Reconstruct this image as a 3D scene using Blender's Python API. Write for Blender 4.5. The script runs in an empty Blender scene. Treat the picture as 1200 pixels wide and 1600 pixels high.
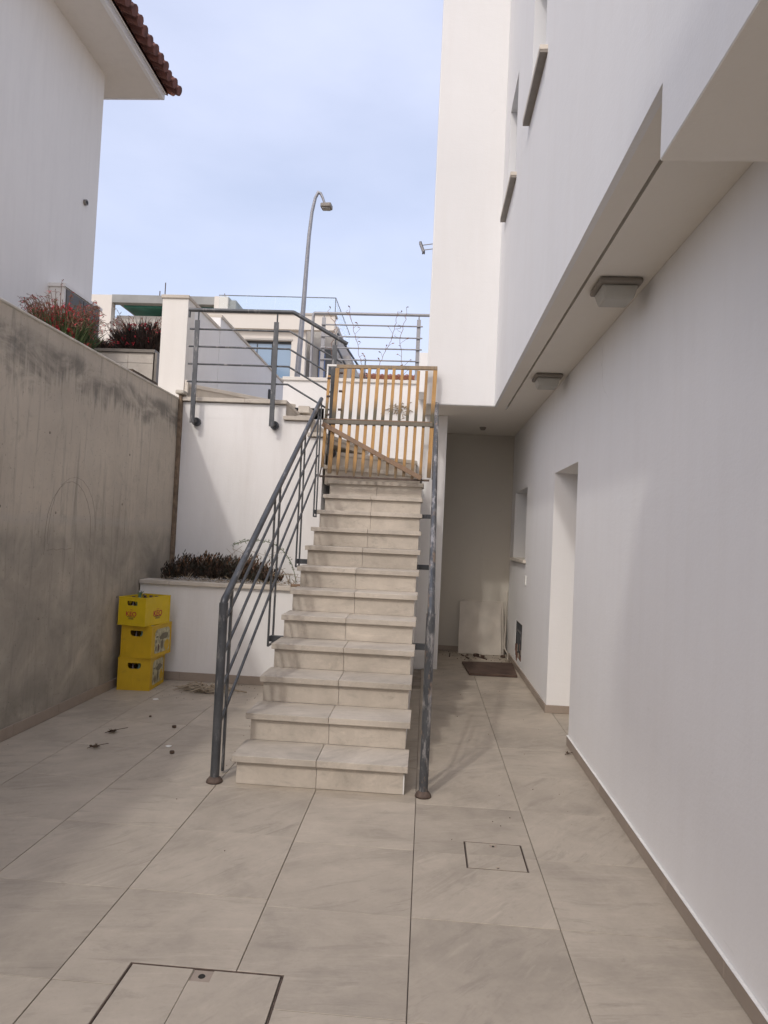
import bpy, bmesh, math, random
from mathutils import Vector, Matrix
random.seed(7)
R = math.radians
scene = bpy.context.scene
col = scene.collection

# ------------------------------------------------------------------ camera, sky, sun
cam_d = bpy.data.cameras.new('camera')
cam = bpy.data.objects.new('camera', cam_d)
col.objects.link(cam)
cam_d.sensor_fit = 'HORIZONTAL'
cam_d.sensor_width = 36.0
cam_d.lens = 1075.0 / 1200.0 * 36.0
cam_d.clip_start = 0.05
cam_d.clip_end = 1500
cam.location = (0, 0, 1.545)
YAW, PITCH, ROLL = 0.0636952, 0.0333363, 0.0459717
cam.matrix_world = Matrix.Translation((0, 0, 1.545)) @ Matrix.Rotation(YAW, 4, 'Z') @ Matrix.Rotation(math.pi / 2 + PITCH, 4, 'X') @ Matrix.Rotation(ROLL, 4, 'Z')
scene.camera = cam

SUN_TRAVEL = Vector((0.45, 1.0, -1.0)).normalized()
SUN_STRENGTH = 0.60
SKY_STRENGTH = 0.15
VEIL = (0.655, 0.69, 0.86)
VEIL_STRENGTH = 1.0
EXPOSURE = 0.56

world = bpy.data.worlds.new('World')
scene.world = world
world.use_nodes = True
wn, wl = world.node_tree.nodes, world.node_tree.links
wn.clear()
w_out = wn.new('ShaderNodeOutputWorld')
w_sky = wn.new('ShaderNodeTexSky')
w_sky.sky_type = 'NISHITA'
w_sky.sun_disc = False
w_sky.sun_elevation = math.asin(-SUN_TRAVEL.z)
w_sky.sun_rotation = math.atan2(-SUN_TRAVEL.x, -SUN_TRAVEL.y)
w_sky.air_density = 1.0
w_sky.dust_density = 5.0
w_bg = wn.new('ShaderNodeBackground')
w_bg.inputs['Strength'].default_value = SKY_STRENGTH
wl.new(w_sky.outputs[0], w_bg.inputs['Color'])
w_veil = wn.new('ShaderNodeBackground')
w_veil.inputs['Color'].default_value = (*VEIL, 1)
w_veil.inputs['Strength'].default_value = VEIL_STRENGTH
w_tc = wn.new('ShaderNodeTexCoord')
w_map = wn.new('ShaderNodeMapping')
w_map.inputs['Scale'].default_value = (1.2, 1.2, 3.0)
w_noise = wn.new('ShaderNodeTexNoise')
w_noise.inputs['Scale'].default_value = 1.6
w_noise.inputs['Detail'].default_value = 8
w_noise.inputs['Roughness'].default_value = 0.5
w_rng = wn.new('ShaderNodeMapRange')
w_rng.inputs['From Min'].default_value = 0.3
w_rng.inputs['From Max'].default_value = 0.7
w_rng.inputs['To Min'].default_value = 0.44
w_rng.inputs['To Max'].default_value = 0.74
w_mix = wn.new('ShaderNodeMixShader')
wl.new(w_tc.outputs['Generated'], w_map.inputs[0])
wl.new(w_map.outputs[0], w_noise.inputs['Vector'])
wl.new(w_noise.outputs[0], w_rng.inputs[0])
wl.new(w_rng.outputs[0], w_mix.inputs[0])
wl.new(w_bg.outputs[0], w_mix.inputs[1])
wl.new(w_veil.outputs[0], w_mix.inputs[2])
wl.new(w_mix.outputs[0], w_out.inputs['Surface'])

sun_d = bpy.data.lights.new('sun', 'SUN')
sun_d.energy = SUN_STRENGTH
sun_d.angle = R(2.2)
sun_d.color = (1.0, 0.97, 0.93)
sun = bpy.data.objects.new('sun', sun_d)
col.objects.link(sun)
sun.rotation_euler = SUN_TRAVEL.to_track_quat('-Z', 'Y').to_euler()
sun.location = (-4, -6, 12)

scene.view_settings.view_transform = 'Standard'
scene.view_settings.look = 'None'
scene.view_settings.exposure = EXPOSURE
scene.view_settings.gamma = 1.0
scene.view_settings.use_curve_mapping = False

# ------------------------------------------------------------------ materials
class Mat:
    def __init__(self, name, color=(0.5, 0.5, 0.5), rough=0.7, metal=0.0):
        self.m = bpy.data.materials.new(name)
        self.m.use_nodes = True
        self.n, self.l = self.m.node_tree.nodes, self.m.node_tree.links
        self.b = self.n['Principled BSDF']
        self.b.inputs['Base Color'].default_value = (*color, 1)
        self.b.inputs['Roughness'].default_value = rough
        self.b.inputs['Metallic'].default_value = metal
        self.col = None
        self.base = color
        self.vec = None

    def coords(self, kind='Object', scale=(1, 1, 1), rot=(0, 0, 0), per_object=False):
        tc = self.n.new('ShaderNodeTexCoord')
        mp = self.n.new('ShaderNodeMapping')
        mp.inputs['Scale'].default_value = scale
        mp.inputs['Rotation'].default_value = rot
        src = tc.outputs[kind] if kind != 'World' else self.n.new('ShaderNodeNewGeometry').outputs['Position']
        if per_object:
            oi = self.n.new('ShaderNodeObjectInfo')
            ml = self.n.new('ShaderNodeMath'); ml.operation = 'MULTIPLY'; ml.inputs[1].default_value = 71.3
            self.l.new(oi.outputs['Random'], ml.inputs[0])
            ad = self.n.new('ShaderNodeVectorMath'); ad.operation = 'ADD'
            self.l.new(src, ad.inputs[0]); self.l.new(ml.outputs[0], ad.inputs[1])
            src = ad.outputs[0]
        self.l.new(src, mp.inputs[0])
        return mp.outputs[0]

    def noise(self, vec, scale, detail=4, rough=0.55, dist=0.0):
        t = self.n.new('ShaderNodeTexNoise')
        t.inputs['Scale'].default_value = scale
        t.inputs['Detail'].default_value = detail
        t.inputs['Roughness'].default_value = rough
        t.inputs['Distortion'].default_value = dist
        self.l.new(vec, t.inputs['Vector'])
        return t.outputs[0]

    def ramp(self, fac, stops):
        r = self.n.new('ShaderNodeValToRGB')
        els = r.color_ramp.elements
        while len(els) < len(stops):
            els.new(0.5)
        for e, (p, c) in zip(els, stops):
            e.position = p
            e.color = (*c, 1) if len(c) == 3 else c
        self.l.new(fac, r.inputs[0])
        return r.outputs[0]

    def rng(self, fac, a, b, c, d):
        m = self.n.new('ShaderNodeMapRange')
        for i, v in enumerate((a, b, c, d)):
            m.inputs[i + 1].default_value = v
        self.l.new(fac, m.inputs[0])
        return m.outputs[0]

    def math(self, op, a, b):
        m = self.n.new('ShaderNodeMath'); m.operation = op
        for i, v in enumerate((a, b)):
            if isinstance(v, (int, float)):
                m.inputs[i].default_value = v
            else:
                self.l.new(v, m.inputs[i])
        return m.outputs[0]

    def mix(self, fac, a, b, mode='MIX'):
        m = self.n.new('ShaderNodeMix'); m.data_type = 'RGBA'; m.blend_type = mode
        for i, v in ((0, fac), (6, a), (7, b)):
            if isinstance(v, (int, float)):
                m.inputs[i].default_value = v
            elif isinstance(v, tuple):
                m.inputs[i].default_value = (*v, 1)
            else:
                self.l.new(v, m.inputs[i])
        return m.outputs[2]

    def color(self, c):
        self.l.new(c, self.b.inputs['Base Color'])

    def bump(self, h, strength=0.2, dist=0.01):
        b = self.n.new('ShaderNodeBump')
        b.inputs['Strength'].default_value = strength
        b.inputs['Distance'].default_value = dist
        self.l.new(h, b.inputs['Height'])
        self.l.new(b.outputs[0], self.b.inputs['Normal'])

    def xyz(self, vec):
        s = self.n.new('ShaderNodeSeparateXYZ')
        self.l.new(vec, s.inputs[0])
        return s.outputs


def speckled(name, color, rough=0.7, var=0.12, scale=8, bump=0.1, metal=0.0, kind='World', bscale=None, per_object=False):
    m = Mat(name, color, rough, metal)
    v = m.coords(kind, per_object=per_object)
    n = m.noise(v, scale, 5)
    lo = tuple(c * (1 - var) for c in color)
    hi = tuple(min(1, c * (1 + var)) for c in color)
    m.color(m.ramp(n, [(0.3, lo), (0.7, hi)]))
    if bump:
        m.bump(m.noise(v, bscale or scale * 12, 3), bump, 0.004)
    return m.m


def plaster(name, color, dirt=(0.55, 0.5, 0.44), dirt_amt=0.12):
    m = Mat(name, color, 0.85)
    v = m.coords('World')
    big = m.noise(v, 0.7, 5, 0.6)
    fine = m.noise(v, 9, 6, 0.7)
    c = m.ramp(big, [(0.3, tuple(x * 0.955 for x in color)), (0.7, color)])
    c = m.mix(m.rng(fine, 0.35, 0.75, 0.0, 0.06), c, tuple(x * 0.8 for x in color))
    vs = m.coords('World', (5, 5, 0.5))
    streak = m.noise(vs, 1.4, 6, 0.65)
    z = m.xyz(v)[2]
    splash = m.rng(z, 0.0, 0.55, 1.0, 0.0)
    amt = m.math('MULTIPLY', m.rng(streak, 0.45, 0.8, 0.0, dirt_amt * 2), 1.0)
    amt2 = m.math('MULTIPLY', m.math('MULTIPLY', m.math('MAXIMUM', splash, 0.0), m.rng(m.noise(v, 3.5, 6, 0.7), 0.42, 0.72, 0.0, 1.0)), dirt_amt * 1.6)
    c = m.mix(m.math('MAXIMUM', amt, amt2), c, dirt)
    # faint hairline cracks and a few rubbed scuffs
    wv = m.n.new('ShaderNodeVectorMath'); wv.operation = 'ADD'
    nz = m.n.new('ShaderNodeTexNoise'); nz.inputs['Scale'].default_value = 1.7; nz.inputs['Detail'].default_value = 6
    m.l.new(v, nz.inputs['Vector'])
    m.l.new(v, wv.inputs[0]); m.l.new(nz.outputs[1], wv.inputs[1])
    vo = m.n.new('ShaderNodeTexVoronoi'); vo.feature = 'DISTANCE_TO_EDGE'; vo.inputs['Scale'].default_value = 0.42
    m.l.new(wv.outputs[0], vo.inputs['Vector'])
    crack = m.math('MULTIPLY', m.rng(vo.outputs['Distance'], 0.0, 0.0035, 1.0, 0.0), m.rng(m.noise(v, 0.9, 4), 0.60, 0.68, 0.0, 0.22))
    c = m.mix(crack, c, (0.35, 0.32, 0.29))
    scf = m.noise(m.coords('World', (2.2, 2.2, 7.0), (0.5, 0.4, 0.2)), 2.6, 8, 0.75, 0.6)
    c = m.mix(m.math('MULTIPLY', m.rng(scf, 0.64, 0.72, 0.0, 0.35), m.rng(z, 1.5, 0.9, 0.15, 1.0)), c, tuple(x * 0.72 for x in color))
    m.color(c)
    trowel = m.noise(m.coords('World', (1.3, 1.3, 4.5), (0.3, 0.2, 0.5)), 3.0, 7, 0.62, 0.8)
    m.bump(m.math('ADD', m.noise(v, 70, 3), m.math('ADD', m.math('MULTIPLY', m.noise(v, 2.2, 3), 2.5), m.math('MULTIPLY', trowel, 1.4))), 0.15, 0.006)
    return m.m


def tile_mat(name, base, amt=1.0, rough=0.42):
    m = Mat(name, base, rough)
    v = m.coords('Object', per_object=True)
    oi0 = m.n.new('ShaderNodeObjectInfo')
    vrot = m.n.new('ShaderNodeVectorRotate'); vrot.rotation_type = 'Z_AXIS'
    m.l.new(v, vrot.inputs['Vector'])
    sn = m.math('SINE', m.math('MULTIPLY', oi0.outputs['Random'], 913.0), 0)
    m.l.new(m.math('ADD', m.math('MULTIPLY', sn, 0.42), -0.55), vrot.inputs['Angle'])
    mp2 = m.n.new('ShaderNodeMapping'); mp2.inputs['Scale'].default_value = (1.0, 3.4, 3.4)
    m.l.new(vrot.outputs[0], mp2.inputs[0])
    vr = mp2.outputs[0]
    cloud = m.noise(v, 2.2, 10, 0.66, 0.4)
    vein = m.noise(vr, 2.6, 11, 0.72, 0.55)
    grit = m.noise(v, 55, 4, 0.7)
    mp3 = m.n.new('ShaderNodeMapping'); mp3.inputs['Scale'].default_value = (0.9, 7.5, 7.5)
    m.l.new(vrot.outputs[0], mp3.inputs[0])
    scratch = m.noise(mp3.outputs[0], 2.4, 12, 0.74, 0.35)
    area = m.noise(v, 1.9, 4, 0.5)
    d = tuple(c * (1 - 0.17 * amt) for c in base)
    l = tuple(min(1, c * (1 + 0.13 * amt)) for c in base)
    c = m.ramp(cloud, [(0.3, d), (0.5, base), (0.72, l)])
    c = m.mix(m.rng(vein, 0.53, 0.68, 0.0, 0.38 * amt), c, tuple(min(1, x * 1.3) for x in base))
    c = m.mix(m.rng(vein, 0.46, 0.34, 0.0, 0.44 * amt), c, tuple(x * 0.66 for x in base))
    c = m.mix(m.math('MULTIPLY', m.rng(scratch, 0.56, 0.66, 0.0, 0.42 * amt), m.rng(area, 0.40, 0.58, 0.1, 1.0)), c, tuple(min(1, x * 1.28) for x in base))
    c = m.mix(m.math('MULTIPLY', m.rng(scratch, 0.43, 0.33, 0.0, 0.50 * amt), m.rng(area, 0.58, 0.42, 0.1, 1.0)), c, tuple(x * 0.60 for x in base))
    c = m.mix(m.rng(grit, 0.5, 0.75, 0.0, 0.16), c, tuple(x * 0.6 for x in base))
    oi = m.n.new('ShaderNodeObjectInfo')
    tone = m.rng(oi.outputs['Random'], 0, 1, 0.94, 1.045)
    cmb = m.n.new('ShaderNodeCombineColor')
    for i in range(3):
        m.l.new(tone, cmb.inputs[i])
    c = m.mix(1.0, c, cmb.outputs[0], 'MULTIPLY')
    spots = m.noise(m.coords('World'), 7.0, 7, 0.72, 0.3)
    c = m.mix(m.rng(spots, 0.62, 0.72, 0.0, 0.30), c, (0.17, 0.14, 0.11))
    # dust and walked in dirt
    w = m.coords('World')
    dn = m.noise(w, 1.3, 7, 0.65)
    c = m.mix(m.rng(dn, 0.45, 0.75, 0.0, 0.40), c, (0.29, 0.25, 0.20))
    m.color(c)
    m.l.new(m.rng(dn, 0.3, 0.7, rough, rough + 0.25), m.b.inputs['Roughness'])
    m.bump(m.math('ADD', m.noise(v, 90, 3), m.math('MULTIPLY', m.noise(vr, 6, 4), 1.5)), 0.08, 0.003)
    return m.m


def concrete_mat():
    m = Mat('board_marked_concrete', (0.25, 0.235, 0.21), 0.8)
    w = m.coords('World')
    base = m.ramp(m.noise(w, 1.1, 7, 0.62), [(0.3, (0.40, 0.35, 0.29)), (0.5, (0.50, 0.44, 0.365)), (0.72, (0.58, 0.51, 0.42))])
    st = m.noise(m.coords('World', (1, 6.5, 0.55)), 1.7, 12, 0.76, 0.5)
    c = m.mix(m.rng(st, 0.52, 0.66, 0.0, 0.6), base, (0.21, 0.195, 0.165))
    c = m.mix(m.rng(st, 0.44, 0.30, 0.0, 0.3), c, (0.46, 0.43, 0.385))
    z = m.xyz(w)[2]
    y = m.xyz(w)[1]
    # damp stain band hanging a hand below the top edge
    wob = m.math('MULTIPLY', m.math('SUBTRACT', m.noise(w, 1.1, 5, 0.6), 0.5), 0.55)
    wob2 = m.math('MULTIPLY', m.math('SUBTRACT', m.noise(m.coords('World', (1, 9, 0.8)), 1.6, 6, 0.7), 0.5), 0.9)
    zz = m.math('ADD', m.math('ADD', z, wob), wob2)
    band = m.math('MULTIPLY', m.math('MULTIPLY', m.rng(m.noise(m.coords('World', (1, 1.2, 3)), 1.5, 6, 0.65, 0.6), 0.36, 0.56, 0.05, 1.0), m.rng(zz, 2.52, 2.68, 0.0, 1.0)), m.rng(m.math('ADD', z, m.math('MULTIPLY', wob, 0.25)), 2.89, 2.82, 0.0, 1.0))
    c = m.mix(m.math('MULTIPLY', band, 0.72), c, (0.115, 0.108, 0.092))
    # lift joint and the darker, greener pour under it
    zj = m.math('ADD', z, m.math('MULTIPLY', m.math('SUBTRACT', m.noise(w, 2.5, 3), 0.5), 0.06))
    low = m.rng(zj, 1.56, 1.40, 0.0, 1.0)
    lown = m.noise(m.coords('World', (1, 1.3, 1.3)), 1.4, 6, 0.6, 0.8)
    c = m.mix(m.math('MULTIPLY', low, m.rng(lown, 0.36, 0.64, 0.1, 0.65)), c, (0.20, 0.19, 0.16))
    line = m.math('MULTIPLY', m.rng(zj, 1.50, 1.54, 0.0, 1.0), m.rng(zj, 1.60, 1.56, 0.0, 1.0))
    c = m.mix(m.math('MULTIPLY', line, 0.4), c, (0.42, 0.39, 0.35))
    light = m.noise(w, 2.1, 12, 0.78, 0.7)
    c = m.mix(m.math('MULTIPLY', m.rng(light, 0.56, 0.72, 0.0, 0.5), 1.0), c, (0.45, 0.42, 0.37))
    foot = m.rng(z, 0.0, 0.5, 0.55, 0.0)
    c = m.mix(m.math('MULTIPLY', foot, m.rng(lown, 0.3, 0.6, 0.4, 1.0)), c, (0.16, 0.15, 0.125))
    hol = m.n.new('ShaderNodeTexVoronoi'); hol.inputs['Scale'].default_value = 16
    m.l.new(w, hol.inputs['Vector'])
    c = m.mix(m.rng(hol.outputs['Distance'], 0.08, 0.12, 0.3, 0.0), c, (0.13, 0.12, 0.10))
    blot = m.noise(m.coords('World', (1, 1.2, 1)), 4.5, 10, 0.75, 1.0)
    c = m.mix(m.rng(blot, 0.55, 0.66, 0.0, 0.28), c, (0.22, 0.21, 0.175))
    pores = m.noise(w, 38, 2, 0.5)
    c = m.mix(m.rng(pores, 0.68, 0.75, 0.0, 0.5), c, (0.10, 0.095, 0.085))
    m.color(c)
    m.bump(m.math('ADD', m.noise(w, 25, 5, 0.7), m.math('MULTIPLY', st, 1.2)), 0.3, 0.01)
    return m.m


def rail_mat(name, worn):
    m = Mat(name, (0.10, 0.108, 0.12), 0.42, 0.25)
    w = m.coords('World')
    n = m.noise(w, 7, 5, 0.6)
    c = m.ramp(n, [(0.3, (0.05, 0.054, 0.06)), (0.7, (0.092, 0.096, 0.102))])
    wn_ = m.noise(m.coords('World', (9, 2.2, 2.2)), 2.2, 6, 0.7)
    f = m.rng(wn_, 0.62 - 0.18 * worn, 0.74 - 0.16 * worn, 0.0, 0.35 + 0.6 * worn)
    c = m.mix(f, c, (0.44, 0.42, 0.41))
    if worn > 0.5:
        f2 = m.rng(m.noise(m.coords('World', (9, 3, 3)), 1.7, 5, 0.7), 0.56, 0.64, 0.0, 0.55)
        c = m.mix(f2, c, (0.36, 0.25, 0.17))
    m.color(c)
    m.bump(n, 0.1, 0.002)
    return m.m


def slat_mat(name, base, stain_lo, stain_hi, grey=0.0):
    m = Mat(name, base, 0.6)
    v = m.coords('Object', (14, 14, 1.6), per_object=True)
    g = m.noise(v, 3, 6, 0.65, 0.4)
    c = m.ramp(g, [(0.25, tuple(x * 0.62 for x in base)), (0.5, base), (0.75, tuple(min(1, x * 1.25) for x in base))])
    w = m.coords('World')
    z = m.xyz(w)[2]
    oi = m.n.new('ShaderNodeObjectInfo')
    zz = m.math('ADD', z, m.math('MULTIPLY', m.math('SUBTRACT', m.noise(w, 14, 3), 0.5), 0.12))
    zz = m.math('SUBTRACT', zz, m.math('MULTIPLY', oi.outputs['Random'], 0.09))
    if stain_hi > stain_lo:
        up = m.math('MULTIPLY', m.rng(zz, stain_hi - 0.08, stain_lo + 0.03, 0.0, 0.92), m.rng(z, stain_lo - 0.05, stain_lo - 0.04, 0.0, 1.0))
        c = m.mix(up, c, (0.085, 0.085, 0.06))
        lowend = m.rng(zz, 2.30, 2.18, 0.0, 0.75)
        c = m.mix(lowend, c, (0.09, 0.075, 0.05))
    if grey:
        c = m.mix(m.rng(m.noise(w, 5, 5, 0.7), 0.35, 0.65, grey * 0.4, grey), c, (0.16, 0.145, 0.12))
    tone = m.rng(oi.outputs['Random'], 0, 1, 0.82, 1.12)
    cmb = m.n.new('ShaderNodeCombineColor')
    for i in range(3):
        m.l.new(tone, cmb.inputs[i])
    c = m.mix(1.0, c, cmb.outputs[0], 'MULTIPLY')
    m.color(c)
    m.bump(g, 0.25, 0.003)
    return m.m


def leaf_mat(name, a, b, rough=0.6):
    m = Mat(name, a, rough)
    v = m.coords('World')
    c = m.ramp(m.noise(v, 22, 3, 0.6), [(0.32, a), (0.68, b)])
    m.color(c)
    return m.m


M = {}
M['white'] = plaster('white_plaster', (0.83, 0.82, 0.81), dirt_amt=0.05)
M['white_sun_dimmed'] = plaster('white_plaster_dimmed_for_sun', (0.755, 0.75, 0.745), dirt_amt=0.06)  # white plaster copy, colour lowered to offset sun on the upper faces
M['white_old'] = plaster('weathered_white_plaster', (0.82, 0.805, 0.785), (0.5, 0.45, 0.40), 0.12)
M['ceiling'] = plaster('cream_ceiling_paint', (0.76, 0.72, 0.65), dirt_amt=0.03)
M['alcove'] = plaster('beige_paint_shade_darkened', (0.56, 0.52, 0.45), dirt_amt=0.08)  # back wall paint darkened, deepening the alcove's shade through its colour
M['house'] = plaster('ivory_plaster', (0.78, 0.735, 0.675), (0.5, 0.46, 0.42), 0.08)
M['pier'] = plaster('cream_plaster', (0.76, 0.73, 0.68), (0.5, 0.45, 0.38), 0.08)
M['tile'] = tile_mat('beige_porcelain_tile', (0.41, 0.356, 0.288), 1.3)
M['tile_stair'] = tile_mat('sandstone_look_stair_tile', (0.52, 0.465, 0.395), 1.25, 0.6)
M['skirt'] = tile_mat('taupe_skirting_tile', (0.33, 0.27, 0.22), 0.5, 0.5)
M['cap'] = tile_mat('cream_stone_coping', (0.60, 0.545, 0.47), 0.6, 0.65)
M['grout'] = speckled('dark_grout', (0.27, 0.23, 0.19), 0.9, 0.3, 6, 0.2)
M['concrete'] = concrete_mat()
M['score'] = speckled('scored_concrete', (0.24, 0.21, 0.175), 0.9, 0.4, 30, 0)
M['concrete_edge'] = speckled('pale_mortar', (0.50, 0.46, 0.39), 0.85, 0.2, 6, 0.2)
M['rust_edge'] = speckled('rusty_mortar', (0.20, 0.145, 0.10), 0.9, 0.4, 14, 0.3)
M['steel'] = rail_mat('grey_painted_steel', 0.3)
M['steel_worn'] = rail_mat('worn_grey_painted_steel', 0.66)
M['steel_light'] = speckled('light_grey_painted_steel', (0.30, 0.30, 0.315), 0.45, 0.12, 6, 0.05, 0.2)
M['rust'] = speckled('rusty_brown_steel', (0.10, 0.07, 0.055), 0.75, 0.4, 30, 0.3)
M['slat'] = slat_mat('ochre_stained_timber', (0.45, 0.255, 0.09), 2.76, 3.03)
M['slat_brown'] = slat_mat('weathered_brown_timber', (0.27, 0.16, 0.09), 0, 0, 0.35)
M['slat_grey'] = slat_mat('grey_weathered_timber', (0.13, 0.105, 0.07), 0, 0, 0.8)
M['slat_top'] = slat_mat('sun_bleached_timber', (0.40, 0.28, 0.16), 0, 0, 0.5)
M['white_metal'] = speckled('white_painted_metal', (0.78, 0.77, 0.74), 0.4, 0.08, 9, 0)
M['yellow'] = speckled('yellow_crate_plastic', (0.63, 0.40, 0.012), 0.45, 0.12, 9, 0.08)
M['yellow_new'] = speckled('bright_yellow_crate_plastic', (0.70, 0.50, 0.010), 0.42, 0.08, 9, 0.06)
M['red_print'] = speckled('red_print', (0.45, 0.04, 0.03), 0.5, 0.1, 20, 0)
M['brown_print'] = speckled('brown_print', (0.10, 0.05, 0.03), 0.5, 0.1, 20, 0)
M['grey_print'] = speckled('faded_silver_print', (0.42, 0.39, 0.25), 0.5, 0.5, 26, 0)
M['dark_print'] = speckled('dark_print', (0.15, 0.13, 0.08), 0.5, 0.2, 18, 0)
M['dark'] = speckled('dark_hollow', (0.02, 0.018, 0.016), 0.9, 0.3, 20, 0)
M['lamp_base'] = speckled('taupe_metal', (0.21, 0.185, 0.155), 0.5, 0.1, 12, 0)
M['soil'] = speckled('dry_soil', (0.09, 0.065, 0.045), 0.95, 0.4, 18, 0.6, bscale=50)
M['succulent'] = leaf_mat('dark_succulent_leaf', (0.018, 0.022, 0.012), (0.05, 0.024, 0.015), 0.5)
M['succulent_tip'] = leaf_mat('rust_red_succulent_leaf', (0.20, 0.085, 0.045), (0.10, 0.075, 0.035), 0.5)
M['foliage'] = leaf_mat('bush_leaf', (0.045, 0.085, 0.028), (0.11, 0.14, 0.055))
M['foliage_dark'] = leaf_mat('purple_dark_strap_leaf', (0.022, 0.022, 0.014), (0.07, 0.035, 0.028))
M['flower'] = leaf_mat('red_flower', (0.62, 0.035, 0.07), (0.50, 0.06, 0.06), 0.5)
M['twig'] = leaf_mat('dry_twig', (0.17, 0.085, 0.06), (0.28, 0.16, 0.10), 0.9)
M['dry_leaf'] = leaf_mat('dry_frond', (0.24, 0.19, 0.13), (0.42, 0.35, 0.26), 0.9)
M['dark_leaf'] = leaf_mat('withered_leaf', (0.06, 0.04, 0.03), (0.12, 0.08, 0.05), 0.9)
M['green_leaf'] = leaf_mat('grey_green_leaf', (0.13, 0.17, 0.10), (0.22, 0.25, 0.16), 0.6)
M['mat'] = speckled('dark_brown_board', (0.085, 0.052, 0.038), 0.7, 0.3, 7, 0.3)
M['board'] = speckled('cream_laminate', (0.56, 0.51, 0.44), 0.55, 0.1, 5, 0.05)
M['rubble'] = speckled('broken_mortar', (0.40, 0.34, 0.28), 0.95, 0.3, 20, 0.5)
M['brick_bits'] = speckled('broken_brick', (0.22, 0.11, 0.075), 0.95, 0.4, 25, 0.5)
M['terracotta'] = speckled('terracotta_roof_tile', (0.13, 0.048, 0.034), 0.8, 0.45, 7, 0.3)
M['terracotta_lit'] = speckled('sunlit_terracotta', (0.30, 0.115, 0.07), 0.8, 0.3, 7, 0.3)  # lit copy of the roof terracotta, sun brightness put into the colour
M['bronze'] = speckled('dark_bronze_panel', (0.085, 0.075, 0.065), 0.5, 0.15, 6, 0.05)
M['far_wall'] = plaster('distant_cream_plaster', (0.72, 0.67, 0.60), dirt_amt=0.05)
M['far_grey'] = plaster('distant_grey_plaster', (0.50, 0.47, 0.43), dirt_amt=0.08)
M['far_concrete'] = speckled('raw_grey_concrete', (0.30, 0.30, 0.285), 0.85, 0.2, 1, 0.1)
M['far_green'] = speckled('green_formwork', (0.05, 0.22, 0.17), 0.7, 0.45, 0.9, 0)
M['far_dark'] = speckled('dark_interior', (0.06, 0.06, 0.055), 0.8, 0.3, 1, 0)
M['frame_dark'] = speckled('dark_window_frame', (0.05, 0.055, 0.06), 0.4, 0.1, 6, 0)
M['terrain'] = speckled('dusty_ground', (0.30, 0.25, 0.19), 0.95, 0.25, 0.6, 0.3)

mg = Mat('window_glass', (0.20, 0.30, 0.42), 0.08)
mg.b.inputs['Specular IOR Level'].default_value = 0.9
M['glass'] = mg.m
mg = Mat('blue_window_glass', (0.06, 0.10, 0.22), 0.1)
M['glass_blue'] = mg.m
mg = Mat('clear_balustrade_glass', (0.8, 0.92, 0.92), 0.03)
mg.b.inputs['Transmission Weight'].default_value = 0.9
mg.b.inputs['IOR'].default_value = 1.08
mg.b.inputs['Alpha'].default_value = 0.35
M['clear'] = mg.m
mg = Mat('frosted_lamp_glass', (0.40, 0.385, 0.34), 0.45)
M['frost'] = mg.m
mg = Mat('green_bottle_glass', (0.10, 0.20, 0.13), 0.12)
mg.b.inputs['Specular IOR Level'].default_value = 0.8
M['bottle'] = mg.m
mg = Mat('brown_bottle_glass', (0.06, 0.03, 0.015), 0.12)
mg.b.inputs['Specular IOR Level'].default_value = 0.8
M['bottle_brown'] = mg.m

def crate_mat(name, base):
    m = Mat(name, base, 0.42)
    v = m.coords('Object', per_object=True)
    c = m.ramp(m.noise(v, 6, 5), [(0.3, tuple(x * 0.86 for x in base)), (0.7, base)])
    sc1 = m.noise(m.coords('Object', (3, 3, 14), (0.4, 0.6, 0.2), per_object=True), 6, 9, 0.8, 0.5)
    c = m.mix(m.rng(sc1, 0.60, 0.68, 0.0, 0.45), c, (0.30, 0.19, 0.03))
    c = m.mix(m.rng(sc1, 0.38, 0.30, 0.0, 0.35), c, (0.80, 0.66, 0.22))
    gr = m.noise(v, 11, 8, 0.75)
    c = m.mix(m.rng(gr, 0.58, 0.70, 0.0, 0.4), c, (0.20, 0.14, 0.05))
    m.color(c)
    m.l.new(m.rng(gr, 0.3, 0.7, 0.35, 0.7), m.b.inputs['Roughness'])
    m.bump(sc1, 0.1, 0.002)
    return m.m
M['yellow'] = crate_mat('yellow_crate_plastic', (0.63, 0.40, 0.012))
M['yellow_new'] = crate_mat('bright_yellow_crate_plastic', (0.70, 0.50, 0.010))

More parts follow.
